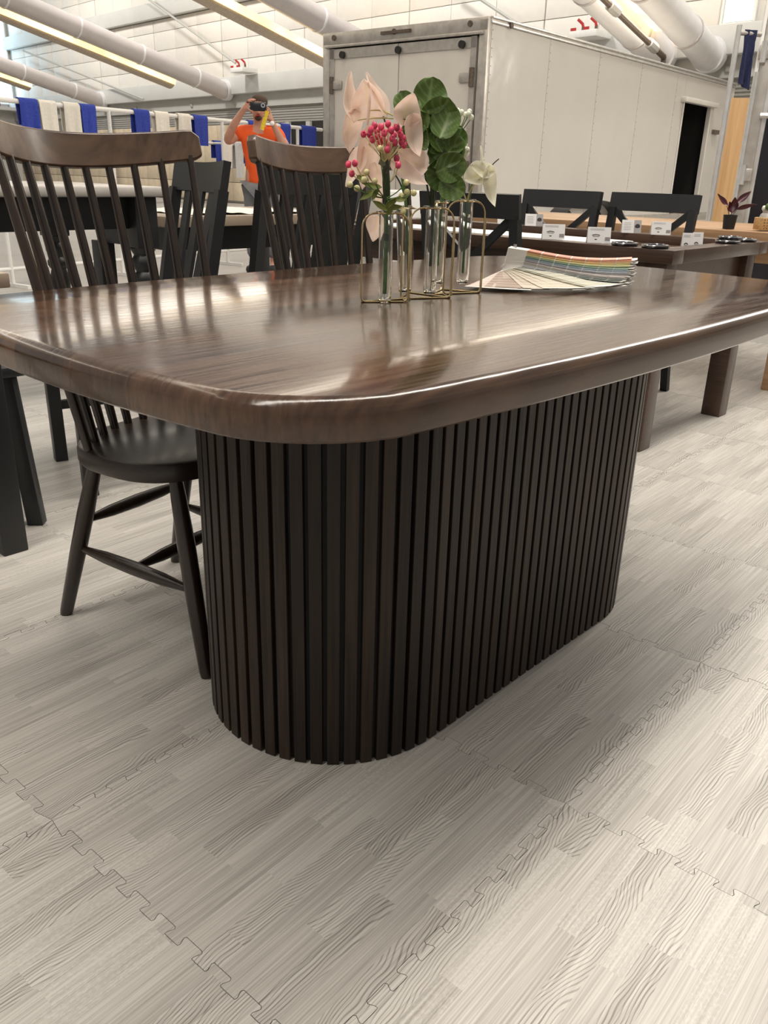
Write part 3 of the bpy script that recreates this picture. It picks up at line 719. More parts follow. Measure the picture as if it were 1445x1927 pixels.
for x, y in pk:
    tw = .015 + rng.uniform(-.02, .025); c = lp(T, x, y, tw); hub = lp(T, 722, 312, .012) if y < 295 else (lp(T, 733, 345, .01) if x > 700 else lp(T, 690, 352, .01))
    b = MB().ball(c, .0052, 10, 6, (1, 1, 1.12)); 
    for k in range(3): b.ball(c + Vector((rng.uniform(-.003, .003), rng.uniform(-.003, .003), .0035)), .0026, 6, 4)
    b.build('berry', 'berry_pink', f)
    MB().tube(curve([hub, (hub + c) / 2 + Vector((0, 0, -.006)) + RV * .004, c], 6), .0009, 6).build('twig', 'stem_pale', f)
for x, y in [(672, 357), (660, 351), (765, 361), (755, 368), (777, 362), (763, 345), (759, 394), (705, 344), (713, 291), (722, 295), (690, 330), (686, 342)]:
    c = lp(T, x, y, .02 + rng.uniform(-.015, .01)); hub = lp(T, 726, 372, .01); MB().ball(c, .0054, 10, 6).build('bud', 'berry_cream', f)
    MB().tube(curve([hub, (hub + c) / 2 + Vector((0, 0, -.008)), c], 6), .0010, 6).build('twig', 'stem_green', f)
for x, y, a, L_ in [(700, 352, 170, .034), (716, 384, 150, .03), (738, 378, 35, .03), (692, 368, 215, .03), (745, 386, 10, .028), (705, 366, 240, .026), (735, 390, 60, .024), (756, 372, 20, .024), (683, 340, 160, .022)]:
    leaf(f, 'small_leaf', 'leaf_small', lp(T, x, y, .018), a, L_, .011, rng.uniform(-.4, .6), rng.uniform(-.7, .7), .1, .3, 'lance')
# peach flowers
f = bunch('peach_flower', 1, 'large pale peach waxy flowers on dark stems'); T = 1
MB().tube(curve([(.012, .0, -.135), (.003, 0, -.05), (0, 0, 0), lp(T, 757, 330)], 10), [.0028] * 11, 8).build('stem', 'stem_green', f)
for q in ([(768, 386), (765, 340), (742, 290), (719, 232)], [(771, 386), (770, 330), (756, 280), (745, 226)], [(767, 386), (762, 350), (745, 330)]):
    MB().tube(curve([lp(T, x, y, -.005) for x, y in q]), .0016, 8).build('stem', 'stem_dark', f)
for (x, y, a, L_, W_, tilt, roll, bend, fold) in [
        (656, 205, 95, .080, .036, -.1, .75, .15, .5), (690, 207, 100, .068, .060, .25, -.12, .12, .35), (704, 200, 118, .078, .034, -.1, .9, .05, .5),
        (657, 258, 262, .072, .042, .0, -.6, .2, .5), (762, 222, 72, .052, .050, .25, .35, .25, .5), (774, 268, 283, .070, .038, .15, -.5, .25, .6),
        (691, 300, 258, .112, .048, .05, -.3, .15, .45), (772, 305, 150, .060, .046, .2, .3, .2, .4), (768, 328, 330, .074, .034, .1, -.5, .15, .5),
        (709, 422, 262, .048, .036, -.2, .2, .1, .3), (670, 318, 245, .075, .036, .0, .5, .1, .4), (712, 345, 275, .080, .034, -.35, .4, .1, .3), (722, 262, 30, .070, .044, -.3, .2, .1, .3)]:
    leaf(f, 'petal', 'petal_peach', lp(T, x, y, (.075 if x > 735 else .012) + rng.uniform(-.01, .01)), a, L_, W_, tilt, roll, bend, fold, 'heart', veins=False)
MB().tube(curve([lp(T, 690, 248, .03), lp(T, 694, 225, .035), lp(T, 694, 198, .035)]), [.0024] * 9 + [.002, .001], 8).build('spadix', 'petal_peach', f)
for q in ([(738, 232), (715, 220), (690, 225)], [(742, 250), (752, 236), (762, 228)], [(738, 236), (700, 235), (672, 240)]):
    MB().tube(curve([lp(T, x, y, .02) for x, y in q]), .0015, 6).build('flower_stalk', 'stem_pale', f)
# green leaves
f = bunch('leaf_branch', 2, 'branch of large round dark green leaves'); T = 2
MB().tube(curve([(0, 0, -.10), (0, 0, -.04), (0, 0, 0), lp(T, 806, 300)]), .003, 8).build('stem', 'stem_dark', f)
for q in ([(806, 388), (802, 350), (800, 300), (798, 230)], [(809, 388), (815, 340), (820, 300), (822, 240)], [(804, 388), (795, 350), (785, 300), (765, 240)]):
    MB().tube(curve([lp(T, x, y, -.012) for x, y in q]), .0018, 8).build('stem', 'stem_dark', f)
for (x, y, a, L_, W_, tilt, roll, bend, fold) in [
        (793, 205, 85, .058, .056, -.1, .1, .1, .25), (811, 236, 62, .066, .060, .2, .1, .15, .3), (751, 224, 120, .054, .046, -.3, .4, .1, .3), (824, 246, 70, .058, .050, -.2, -.3, .1, .3),
        (832, 290, 28, .060, .054, .2, -.1, .1, .3), (843, 276, 60, .048, .042, -.25, -.3, .1, .3), (803, 268, 118, .062, .034, .0, .5, .1, .6), (815, 332, 155, .052, .050, .3, .1, .15, .3),
        (842, 352, 335, .050, .044, .25, .1, .1, .3), (836, 318, 20, .056, .048, -.1, .2, .1, .3), (768, 275, 140, .060, .040, -.4, .2, .1, .3), (815, 300, 100, .050, .040, -.3, .0, .1, .2), (808, 275, 60, .050, .034, -.35, .3, .1, .3), (772, 245, 150, .046, .040, -.3, .0, .1, .2)]:
    leaf(f, 'leaf', 'leaf_green', lp(T, x, y, .01 + rng.uniform(-.008, .012)), a, L_, W_, tilt, roll, bend, fold, 'round')
# white buds
f = bunch('bud_sprig', 3, 'sprig of tiny white buds behind the green leaves'); T = 3
MB().tube(curve([(0, 0, -.115), (0, 0, -.03), (0, 0, 0), lp(T, 856, 280)]), .0026, 8).build('stem', 'stem_green', f)
for q in ([(842, 376), (846, 330), (858, 270)], [(843, 376), (855, 330), (872, 285)]): MB().tube(curve([lp(T, x, y, -.01) for x, y in q]), .0013, 6).build('stem', 'stem_green', f)
for k in range(26):
    x, y = rng.choice([(845, 225), (858, 222), (875, 224), (884, 222), (850, 236), (866, 240), (886, 228), (868, 268), (875, 278), (882, 290), (888, 285), (848, 262), (860, 252)]); x += rng.uniform(-6, 6); y += rng.uniform(-6, 6)
    c = lp(T, x, y, rng.uniform(.0, .035)); MB().ball(c, .0048, 9, 6, (1, 1, 1.15)).build('bud', 'berry_white', f); hub = lp(T, 862, 268, 0)
    MB().tube(curve([hub, (hub + c) / 2 + RV * .004, c], 5), .0008, 6).build('twig', 'stem_green', f)
for k in range(8): leaf(f, 'small_leaf', 'leaf_small', lp(T, 862 + rng.uniform(-14, 18), 262 + rng.uniform(-14, 22), 0), rng.uniform(20, 160), .02, .009, .2, rng.uniform(-.6, .6), .1, .2, 'lance')
# white flower
f = bunch('white_flower', 4, 'drooping white waxy flower with pointed tip'); T = 4
MB().tube(curve([(0, 0, -.13), (0, 0, -.03), (0, 0, 0), lp(T, 886, 345)]), .0024, 8).build('stem', 'stem_green', f)
for q in ([(877, 375), (879, 355), (888, 340), (908, 332)], [(875, 375), (870, 362), (862, 352)]): MB().tube(curve([lp(T, x, y, .01) for x, y in q]), .0016, 6).build('flower_stalk', 'stem_pale', f)
for (x, y, a, L_, W_, tilt, roll, bend, fold) in [(886, 332, 205, .050, .044, .3, .25, .3, .5), (917, 350, 282, .072, .030, .1, -.3, .25, .6), (900, 322, 165, .046, .030, .0, .5, .2, .4)]:
    leaf(f, 'petal', 'petal_white', lp(T, x, y, .012), a, L_, W_, tilt, roll, bend, fold, 'heart', veins=False)
MB().tube(curve([lp(T, 904, 314, .01), lp(T, 899, 300, .01), lp(T, 895, 281, .01)]), [.0022] * 9 + [.0016, .0008], 8).build('spadix', 'petal_white', f)
MB().tube(curve([lp(T, 915, 322, 0), lp(T, 918, 312, 0), lp(T, 932, 302, 0)]), .0011, 6).build('twig', 'stem_dark', f)

# ================================================================ paint fan deck
deck = thing('color_fan_deck', 'fanned deck of curled paint sample strips beside the vases', 'fan deck', (.318, .085, ZT0))
GR = [(.62, .26, .18), (.70, .36, .20), (.78, .50, .22), (.80, .62, .28), (.62, .62, .34), (.30, .40, .28), (.26, .36, .36), (.34, .40, .46), (.46, .47, .50), (.50, .45, .45), (.58, .52, .48), (.66, .62, .58), (.72, .71, .70), (.62, .64, .70), (.74, .70, .60)]
ND = 64
for k in range(ND):
    t = k / (ND - 1)                                   # 0 = lowest strip
    if t < .42: an = 195 + (282 - 195) * (t / .42) ** .85
    else: an = 282 + (298 - 282) * ((t - .42) / .58)
    an += rng.uniform(-1.2, 1.2) if t > .42 else rng.uniform(-5, 5); L_ = .262 + rng.uniform(-.006, .010); W_ = .052
    zp = (.004 + .062 * t) if t > .42 else (.012 + .045 * t)                              # height at the pivot
    ze = .0015 + (.004 + .014 * rng.random() * t * 2 if t < .42 else .0076 + .046 * (t - .42) / .58)
    gi = t * (len(GR) - 1) if t < .42 else (1 - (t - .42) / .58) * (len(GR) - 1)
    g0 = GR[int(gi)]; g1 = GR[min(len(GR) - 1, int(gi) + 1)]; fr = gi - int(gi); col = [g0[q] + (g1[q] - g0[q]) * fr for q in range(3)]
    hsh = rng.random(); b = MB(); xs = [-.012, .03]; 
    for c_ in range(7): xs += [.032 + c_ * .0325, .032 + c_ * .0325 + .0305]
    xs.append(L_); cols = []
    def zf(x):
        q = min(1, max(0, x / L_)); e = q * q * (3 - 2 * q)
        return zp + (ze - zp) * e + (.010 * math.sin(PI * q) * (-1 if t > .3 else .3)) * t
    n = len(xs)
    for sg in (0, 1):
        for x in xs:
            for y in (-W_ / 2, W_ / 2): b.v.append((x, y, zf(x) + (.0003 if sg == 0 else -.0003)))
    for i in range(n - 1):
        a = i * 2; b.f.append((a, a + 2, a + 3, a + 1)); o_ = 2 * n; b.f.append((o_ + a, o_ + a + 1, o_ + a + 3, o_ + a + 2))
        b.f.append((a, o_ + a, o_ + a + 2, a + 2)); b.f.append((a + 1, a + 3, o_ + a + 3, o_ + a + 1))
    b.f.append((0, 1, 2 * n + 1, 2 * n)); e = 2 * (n - 1); b.f.append((e, 2 * n + e, 2 * n + e + 1, e + 1))
    me = b.mesh('paint_strip', 'swatch', smooth=0)
    ca = me.color_attributes.new('Col', 'FLOAT_COLOR', 'CORNER')
    for p_ in me.polygons:
        cx = p_.center.x; chip = -1
        for c_ in range(7):
            if .032 + c_ * .0325 <= cx <= .0625 + c_ * .0325: chip = c_
        edge = abs(p_.normal.z) < .5
        if chip < 0: cc = (.78, .76, .72)
        else:
            m_ = 0.78 + chip * .05; cc = [min(.85, col[q] * m_ + .02 * chip) for q in range(3)]
            if t < .42: g_ = (.10 + .46 * hsh) ; cc = [cc[q] * .25 + g_ * (1.0, .95, .89)[q] * .75 for q in range(3)]
        if edge and chip < 0: cc = (.70, .67, .62)
        for li in p_.loop_indices: ca.data[li].color = (*cc, 1)
    link('paint_strip', me, deck, (0, 0, 0), (0, 0, math.radians(an)))
MB().tube([(0, 0, .001), (0, 0, .072)], .004, 12).build('binding_screw', 'chrome', deck)

# ================================================================ display table with tray top
DX0, DX1, DY0, DY1, DZ = 1.575, 2.475, .285, 2.20, .752
dt = thing('display_table', 'dark brown table with sunken tray top carrying white cards', 'table', (DX0, DY0, 0))
w_, l_ = DX1 - DX0, DY1 - DY0
for c, d in (((.045, l_ / 2, DZ - .024), (.09, l_, .048)), ((w_ - .045, l_ / 2, DZ - .024), (.09, l_, .048)), ((w_ / 2, .045, DZ - .024), (w_ - .18, .09, .048)), ((w_ / 2, l_ - .045, DZ - .024), (w_ - .18, .09, .048))):
    MB().box(c, d, bev=.003).build('top_rail', 'display_wood', dt)
MB().box((w_ / 2, l_ / 2, DZ - .044), (w_ - .1, l_ - .1, .012)).build('tray_floor', 'display_wood', dt)
for c, d in (((.075, l_ / 2, .655), (.022, l_ - .2, .10)), ((w_ - .075, l_ / 2, .655), (.022, l_ - .2, .10)), ((w_ / 2, .075, .655), (w_ - .2, .022, .10)), ((w_ / 2, l_ - .075, .655), (w_ - .2, .022, .10))):
    MB().box(c, d).build('apron', 'display_wood', dt)
for x in (.075, w_ - .075):
    for y in (.075, l_ - .075): MB().box((x, y, .352), (.085, .085, .704), bev=.004).build('leg', 'display_wood', dt)
tag(MB().box((DX0 + .33, DY0 + 1.12, DZ - .0265), (.44, 1.36, .022)).build('paper_runner', 'paper'), 'white foam board lying in the tray of the display table', 'paper')
def card(x, y, z, w, h, rz, lab, photo=False, grp='standing price cards on the display table'):
    t = thing('price_card', lab, 'card', (x, y, z), rz, grp)
    def pt(u, v, o=0.0): return ((u - .5) * w, -.012 + v * .010 - o, v * h)
    MB().sheet(lambda u, v: pt(u, v), 1, 1, .0008).build('card_front', 'paper', t)
    MB().sheet(lambda u, v: ((u - .5) * w, .012 - v * .012, v * h), 1, 1, .0008).build('card_back', 'paper', t)
    if photo:
        MB().sheet(lambda u, v: pt(.62 + u * .38, v, .0009), 1, 1, .0003).build('printed_photo', 'print_dark' if False else 'print_grey', t)
        MB().ball(pt(.80, .5, .0015), .012, 10, 6, (1, .08, 1)).build('photo_subject', 'print_dark', t)
        for k in range(5): MB().box(pt(.28, .78 - k * .13, .001), (w * .36, .0003, h * .025)).build('text_line', 'print_grey', t)
    else:
        a = [pt(.36 + .24 * math.cos(q), .34 + .20 * math.sin(q), .0010) for q in [math.radians(45 + 90 * k / 10) for k in range(11)]]
        MB().tube(a, h * .022, 6).build('arched_logo', 'print_dark', t)
        MB().box(pt(.36, .42, .001), (w * .26, .0003, h * .05)).build('text_line', 'print_grey', t)
        MB().box(pt(.36, .22, .001), (w * .10, .0003, h * .06)).build('text_line', 'print_dark', t)
        for k in range(2): MB().box(pt(.40, .90 - k * .07, .001), (w * .6, .0003, h * .018)).build('text_line', 'print_grey', t)
        MB().box(pt(.86, .20, .001), (w * .22, .0003, h * .36)).build('grey_block', 'print_grey', t)
    return t
FC = -.83   # cards face the aisle in front of the table
RIM = DZ
card(1.665, .835, RIM, .088, .056, FC, 'white logo card on the tray rim next to a bare-rim gap')
card(1.668, .635, RIM, .088, .056, FC, 'white logo card on the tray rim nearest the ring samples')
card(2.40, .885, RIM, .088, .056, FC, 'white photo card on the far tray rim before the chair post', True)
card(2.41, .745, RIM, .088, .056, FC, 'white logo card on the far tray rim by the chair leg')
card(2.42, 1.43, RIM, .088, .056, FC, 'white photo card on the far tray rim between chairs', True)
card(2.42, 1.60, RIM, .088, .056, FC, 'white logo card on the far rim behind the crossed chair back')
card(1.93, .40, DZ - .038, .042, .080, FC, 'narrow upright logo card standing in the tray corner')
card(2.02, .40, DZ - .038, .042, .080, FC + .1, 'narrow upright logo card standing closest to the ring pile')
for i, (x, y, r, z, lb) in enumerate(((1.625, .38, .043, DZ, 'flat black sample ring on the tray rim at the table corner'), (1.625, .50, .043, DZ, 'flat black sample ring on the tray rim beside the logo card'), (2.16, .335, .043, DZ, 'flat black sample ring at the bottom of the ring pile'), (2.18, .335, .040, DZ + .014, 'flat black sample ring on top of the ring pile'), (2.34, .335, .040, DZ, 'small flat black sample ring at the far table corner'))):
    t = thing('sample_ring', lb, 'ring', (x, y, z), 0, 'flat sample rings on the tray rim')
    MB().tube([(r * math.cos(a), r * math.sin(a), .006) for a in [2 * PI * k / 32 for k in range(32)]], .006, 8, closed=True).build('ring_band', 'black_gloss', t)
    MB().tube([((r + .004) * math.cos(a), (r + .004) * math.sin(a), .011) for a in [2 * PI * k / 32 for k in range(32)]], .002, 6, closed=True).build('ring_edge', 'chrome', t)

# ================================================================ black chairs
def make_cross_chair():
    """origin below the middle of the back; faces local -y"""
    t = thing('cross_back_chair', '', 'chair'); m = 'black_paint'; W = .215
    def back(z): return .0 if z < .45 else (z - .45) * .14
    def rl(u, v):
        s = u * 2 - 1; z = .838 + .082 * v; return (s * (W + .012), back(z) - .028 * s * s + .028, z)
    MB().sheet(rl, 16, 3, .022).build('top_rail', m, t)
    for sx in (-1, 1):
        P_ = [Vector((sx * W * .93, .055, 0)), Vector((sx * W * .95, .0, .22)), Vector((sx * W * .95, .0, .45)), Vector((sx * W * .96, back(.845), .85))]
        b = MB()
        for a, c in zip(P_[:-1], P_[1:]): b.beam(a, c, .030, .036, up=(1, 0, 0))
        b.build('rear_leg', m, t)
        MB().beam((sx * W * .95, -.39, 0), (sx * W * .95, -.39, .44), .038, .038, .003).build('front_leg', m, t)
        MB().beam((sx * W * .95, .0, .20), (sx * W * .95, -.39, .20), .018, .028).build('stretcher', m, t)
        # one bar of the cross, bowed
        pts = [Vector((sx * W * .93, back(.52), .50)), Vector((0, back(.67) + .018, .675)), Vector((-sx * W * .93, back(.84) + .0, .845))]
        q = curve(pts, 8); b = MB()
        for a, c in zip(q[:-1], q[1:]): b.beam(a, c, .030, .016, up=(0, 1, 0))
        b.build('cross_bar', m, t)
    MB().beam((-W, -.20, .19), (W, -.20, .19), .018, .026).build('stretcher', m, t)
    MB().box((0, -.20, .452), (.455, .43, .030), bev=.010).build('seat', m, t)
    for c, d in (((0, -.385, .415), (.40, .02, .05)), ((0, 0, .415), (.40, .02, .05)), ((-.20, -.2, .415), (.02, .37, .05)), ((.20, -.2, .415), (.02, .37, .05))): MB().box(c, d).build('seat_apron', m, t)
    return t
cb = make_cross_chair(); cb.location = (1.325, .955, 0); cb.rotation_euler = (0, 0, PI / 2); cb['label'] = 'black cross-back chair between the flower vases and the display table'; cb['group'] = 'cross-back chairs around the display table'
for x, y, a, lb in ((2.60, .92, -PI / 2, 'black cross-back chair whose rail ends in front of the trailer doorway'), (2.52, 1.385, -PI / 2, 'black cross-back chair in front of the blank trailer side')):
    c = copy_tree(cb); c.location = (x, y, 0); c.rotation_euler = (0, 0, a); c['label'] = lb
def make_slat_chair():
    t = thing('slat_back_chair', '', 'chair'); m = 'black_paint'; W = .21
    def back(z): return .0 if z < .46 else (z - .46) * .20
    def rl(u, v):
        s = u * 2 - 1; z = .905 + (.088 + .006 * s * s) * v; return (s * (W + .008), back(z) - .02 * s * s + .02, z)
    MB().sheet(rl, 14, 3, .024).build('top_rail', m, t)
    MB().beam((-W, back(.56), .56), (W, back(.56), .56), .018, .05, up=(0, 0, 1)).build('lower_rail', m, t)
    for sx in (-1, 1):
        P_ = [Vector((sx * W * .93, .07, 0)), Vector((sx * W * .95, .0, .28)), Vector((sx * W * .95, .0, .46)), Vector((sx * W * .97, back(.91), .915))]
        b = MB()
        for a, c in zip(P_[:-1], P_[1:]): b.beam(a, c, .034, .036, up=(1, 0, 0))
        b.build('rear_leg', m, t)
        MB().beam((sx * W * .95, -.40, 0), (sx * W * .95, -.40, .45), .042, .042, .003).build('front_leg', m, t)
        MB().beam((sx * W * .95, .0, .20), (sx * W * .95, -.40, .20), .018, .030).build('stretcher', m, t)
    for x in (-.105, 0, .105): MB().beam((x * .8, back(.56), .56), (x * 1.05, back(.92) + .014, .92), .055, .012, up=(0, 1, 0)).build('back_slat', m, t)
    MB().box((0, -.205, .465), (.455, .45, .034), bev=.010).build('seat', m, t)
    for c, d in (((0, -.40, .42), (.36, .02, .06)), ((-.2, -.2, .42), (.02, .36, .06)), ((.2, -.2, .42), (.02, .36, .06))): MB().box(c, d).build('seat_apron', m, t)
    return t
sc_ = make_slat_chair(); sc_.location = (.735, 1.33, 0); sc_.rotation_euler = (0, 0, PI); sc_['label'] = 'black slat-back chair right behind the spindle chair at the vases'; sc_['group'] = 'black slat-back chairs'
c = copy_tree(sc_); c.location = (.30, 1.42, 0); c.rotation_euler = (0, 0, math.radians(-104)); c['label'] = 'black slat-back chair turned sideways beside the stone-topped table'
c = copy_tree(sc_); c.location = (1.24, 1.72, 0); c.rotation_euler = (0, 0, PI + .15); c['label'] = 'black slat-back chair standing beyond the second spindle chair'
# backless black stool whose legs show under the tabletop
t = thing('bench_stool', 'low black backless stool under the corner of the taupe table', 'stool', (-.57, 1.42, 0))
MB().box((0, 0, .455), (.46, .46, .03), bev=.008).build('seat', 'black_paint', t)
for x in (-.2, .2):
    for y in (-.2, .2): MB().beam((x * 1.02, y * 1.02, 0), (x * .92, y * .92, .44), .036, .046, .003).build('leg', 'black_paint', t)
    MB().beam((x, -.2, .2), (x, .2, .2), .02, .03).build('stretcher', 'black_paint', t)
# taupe-topped table at the left edge
t = thing('side_table', 'black-legged table with taupe top beside the spindle chair', 'table', (-1.05, 1.42, 0))
MB().box((0, 0, .715), (1.24, .80, .035), bev=.004).build('table_top', 'grey_wood', t)
MB().box((0, 0, .655), (1.06, .64, .085)).build('apron', 'black_paint', t)
for x in (-.55, .55):
    for y in (-.33, .33): MB().box((x, y, .35), (.068, .068, .70), bev=.004).build('leg', 'black_paint', t)

# ================================================================ tables behind
t = thing('counter_table', 'tall black table with pale stone top and turned legs', 'table', (-.25, 2.72, 0))
MB().box((0, 0, .880), (2.2, 1.0, .040), bev=.012).build('table_top', 'stone_top', t)
MB().box((0, 0, .795), (1.94, .78, .13)).build('apron', 'black_paint', t)
lp_ = [(.030, 0), (.036, .03), (.030, .06), (.034, .20), (.046, .36), (.050, .44), (.036, .49), (.050, .51), (.050, .53), (.036, .55), (.052, .58), (.052, .60), (.040, .62), (.058, .65)]
for x in (-.98, .98):
    for y in (-.40, .40):
        lg = MB().lathe(lp_, (x, y, 0), 20).build('turned_leg', 'black_paint', t)
        MB().box((x, y, .755), (.105, .105, .21), bev=.004).build('leg_block', 'black_paint', lg)
t = thing('long_table', 'taupe-topped table on black base before the towel rack', 'table', (1.68, 3.02, 0))
MB().box((0, 0, .735), (1.30, .90, .05), bev=.005).build('table_top', 'grey_wood', t)
MB().box((0, 0, .65), (1.12, .74, .12)).build('apron', 'black_paint', t)
for x in (-.55, .55):
    for y in (-.36, .36): MB().box((x, y, .30), (.09, .09, .60), bev=.004).build('leg', 'black_paint', t)
b = MB().sheet(lambda u, v: (1.20 + u * .85, 2.64 + v * .5, .762 + .006 * math.sin(u * 21 + v * 9) ** 2 + .010 * math.sin(u * 7) ** 2), 40, 14, .001)
tag(b.build('drop_cloth', 'towel_white'), 'crumpled white cloth spread on the long taupe table', 'cloth')
t = thing('honey_table', 'honey-coloured wooden table with potted plants on top', 'table', (3.46, 1.30, 0))
for k in range(5): MB().box((-.37 + k * .185, 0, .735), (.184, 2.14, .05), bev=.003).build('plank', 'pale_wood', t)
MB().box((0, 0, .66), (.74, 1.9, .10)).build('apron', 'pale_wood', t)
for x in (-.36, .36):
    for y in (-.95, .95): MB().box((x, y, .31), (.085, .085, .62), bev=.004).build('leg', 'pale_wood', t)
# plants on the honey table
t = thing('potted_plant', 'small dark purple-leaved plant in a black pot', 'plant', (3.10, .715, .762))
MB().lathe([(.028, 0), (.034, .066), (.031, .066), (.029, .056), (.0005, .056)], seg=24).build('pot', 'pot_black', t)
for (dx, dz, a, L_, W_, tilt, roll) in ((-.055, .135, 140, .085, .030, .1, .5), (.005, .115, 95, .075, .048, .3, .1), (.050, .150, 42, .085, .032, .0, -.4), (.070, .108, 15, .100, .024, .1, .3), (-.005, .10, 110, .06, .04, -.3, .2)):
    cpt = RV * dx + ZV * dz; leaf(t, 'leaf', 'leaf_purple', cpt, a, L_, W_, tilt, roll, .1, .4, 'lance')
    aa = math.radians(a); e = cpt - (RV * math.cos(aa) + ZV * math.sin(aa)) * L_ * .42
    MB().tube(curve([(0, 0, .055), Vector((0, 0, .07)) + RV * dx * .2, e], 6), .0016, 6).build('stalk', 'leaf_purple', t)
t = thing('succulent_pot', 'small green succulent in a woven cane pot', 'plant', (3.14, .545, .762), -.75)
MB().box((0, 0, .032), (.092, .092, .058), bev=.004).build('cane_cover', 'rattan', t)
for k in range(6):
    for r_ in range(4): MB().box((-.035 + k * .014, -.0465, .012 + r_ * .013), (.006, .0012, .004)).build('cane_hole', 'rust', t)
MB().lathe([(.040, .060), (.036, .075), (.028, .082), (.030, .094), (.027, .094), (.0005, .084)], seg=20).build('stone_neck', 'stone_top', t)
for k in range(12):
    a = k * 2.4; r = .006 + .0022 * k; MB().ball((r * math.cos(a), r * math.sin(a), .118 - .0016 * k), .010, 8, 6, (1, 1, 1.3)).build('leaf', 'leaf_green' if k % 3 else 'berry_white', t)

# ================================================================ white trailer
TR = math.radians(3.0); TW, TLn, TZ0, TZ1 = 2.33, 7.25, .42, 2.5
tr = thing('cargo_trailer', 'big white box trailer with aluminium frame and rear doors', 'trailer', (6.48, 4.84, -.012), TR)
D0, D1 = 5.20, 6.35
MB().box((TLn / 2, TW / 2, TZ1 - .02), (TLn - .02, TW - .02, .04)).build('roof', 'trailer_white', tr)
MB().box((TLn / 2, TW / 2, TZ0 + .03), (TLn - .05, TW - .05, .06)).build('trailer_floor', 'inside_shade', tr)
MB().box((TLn / 2, TW - .02, 1.45), (TLn, .03, 2.06)).build('side_wall', 'trailer_white', tr)
MB().box((TLn - .02, TW / 2, 1.45), (.03, TW, 2.06)).build('front_wall', 'trailer_white', tr)
MB().box((D1 - .45, 1.3, 1.40), (2.4, .04, 1.9)).build('shade_liner', 'inside_shade', tr)  # dark sheets lining the side doorway; inside shade put into their colour
MB().box((D0 - .10, .68, 1.40), (.04, 1.2, 1.9)).build('shade_liner', 'inside_shade', tr)
MB().box((D1 + .10, .68, 1.40), (.04, 1.2, 1.9)).build('shade_liner', 'inside_shade', tr)
edges = [.03, 1.22, 2.44, 3.66, 4.88, D0]
for a, b in zip(edges[:-1], edges[1:]):
    o = MB().box(((a + b) / 2, .012, 1.44), (b - a - .006, .02, 2.0)).build('side_panel', 'trailer_side', tr)
    rv = MB()
    for k in range(24): rv.ball((a + .02, -.0, .5 + k * .082), .0055, 6, 4)
    r = rv.build('rivet_row', 'alu', o); r['kind'] = 'stuff'
MB().box(((D1 + TLn) / 2, .012, 1.44), (TLn - D1, .02, 2.0)).build('side_panel', 'trailer_side', tr)
MB().box(((D0 + D1) / 2, .012, 2.29), (D1 - D0, .02, .30)).build('side_panel', 'trailer_side', tr)
MB().box(((D0 + D1) / 2, -.03, 2.12), (1.34, .10, .07), bev=.01).build('door_header', 'trailer_white', tr)
for x in (D0 + .02, D1 - .02): MB().box((x, .02, 1.30), (.05, .06, 1.62)).build('door_jamb', 'trailer_white', tr)
MB().box((D1 + .28, -.02, 1.75), (.22, .05, .06)).build('door_hook', 'rust', tr)
for z in (TZ1 - .045, TZ1 - .005):
    MB().box((TLn / 2, -.004 - (.012 if z > TZ1 - .02 else 0), z), (TLn, .03, .022), bev=.004).build('top_trim', 'alu_bright', tr)
MB().box((TLn / 2, -.002, TZ1 - .028), (TLn, .016, .06)).build('top_band', 'alu', tr)
MB().box((TLn / 2, .0, TZ0 + .05), (TLn, .03, .12)).build('bottom_rail', 'alu', tr)
# rear frame and doors
for y in (.05, TW - .05): MB().box((-.012, y, 1.45), (.07, .11, 2.06), bev=.008).build('corner_post', 'alu', tr)
MB().box((-.012, TW / 2, TZ1 - .065), (.07, TW, .13), bev=.008).build('header_beam', 'alu', tr)
MB().box((-.055, TW / 2, TZ1 - .145), (.04, TW - .1, .03), bev=.006).build('drip_edge', 'alu', tr)
MB().box((-.012, TW / 2, TZ0 + .06), (.07, TW, .14), bev=.008).build('sill_beam', 'alu', tr)
for y0, y1 in ((.13, 1.165), (1.175, TW - .12)):
    dr = MB().box((-.022, (y0 + y1) / 2, 1.40), (.035, y1 - y0, 1.86), bev=.006).build('rear_door', 'trailer_white', tr)
    MB().box((-.045, (y0 + y1) / 2, 2.275), (.014, y1 - y0, .10)).build('door_frame', 'alu', dr)
    yh = y0 + .03 if y0 < .5 else y1 - .03
    MB().box((-.045, yh, 1.40), (.014, .07, 1.86)).build('door_frame', 'alu', dr)
    for z in (1.05, 1.95):
        MB().tube([(-.06, yh, z - .09), (-.06, yh, z + .09)], .028, 10).build('hinge', 'rust', dr)
        MB().box((-.055, yh + (.08 if y0 < .5 else -.08), z), (.02, .16, .09), bev=.006).build('hinge_strap', 'alu', dr)
    MB().tube([(-.07, yh + (.3 if y0 < .5 else -.3), .6), (-.07, yh + (.3 if y0 < .5 else -.3), 1.42)], .014, 8).build('lock_bar', 'rust', dr)
    MB().box((-.07, yh + (.16 if y0 < .5 else -.16), 1.25), (.03, .34, .05), bev=.01).build('lock_handle', 'rust', dr)
for y in (.30, 1.16, 2.0): MB().tube([(-.03, y, 2.26), (-.085, y, 2.26)], .038, 12).build('marker_lamp', 'rubber', tr)
for y in (.22, 1.24, 2.15): MB().tube([(-.04, y, 2.445), (-.06, y, 2.445)], .03, 12).build('clearance_lamp', 'rust', tr)
MB().beam((-.055, 1.0, 2.44), (-.055, 1.42, 2.44), .03, .03).build('light_bar', 'rust', tr)
MB().tube([(.35, -.02, 2.46), (.35, -.035, 2.46)], .03, 12).build('clearance_lamp', 'rust', tr)
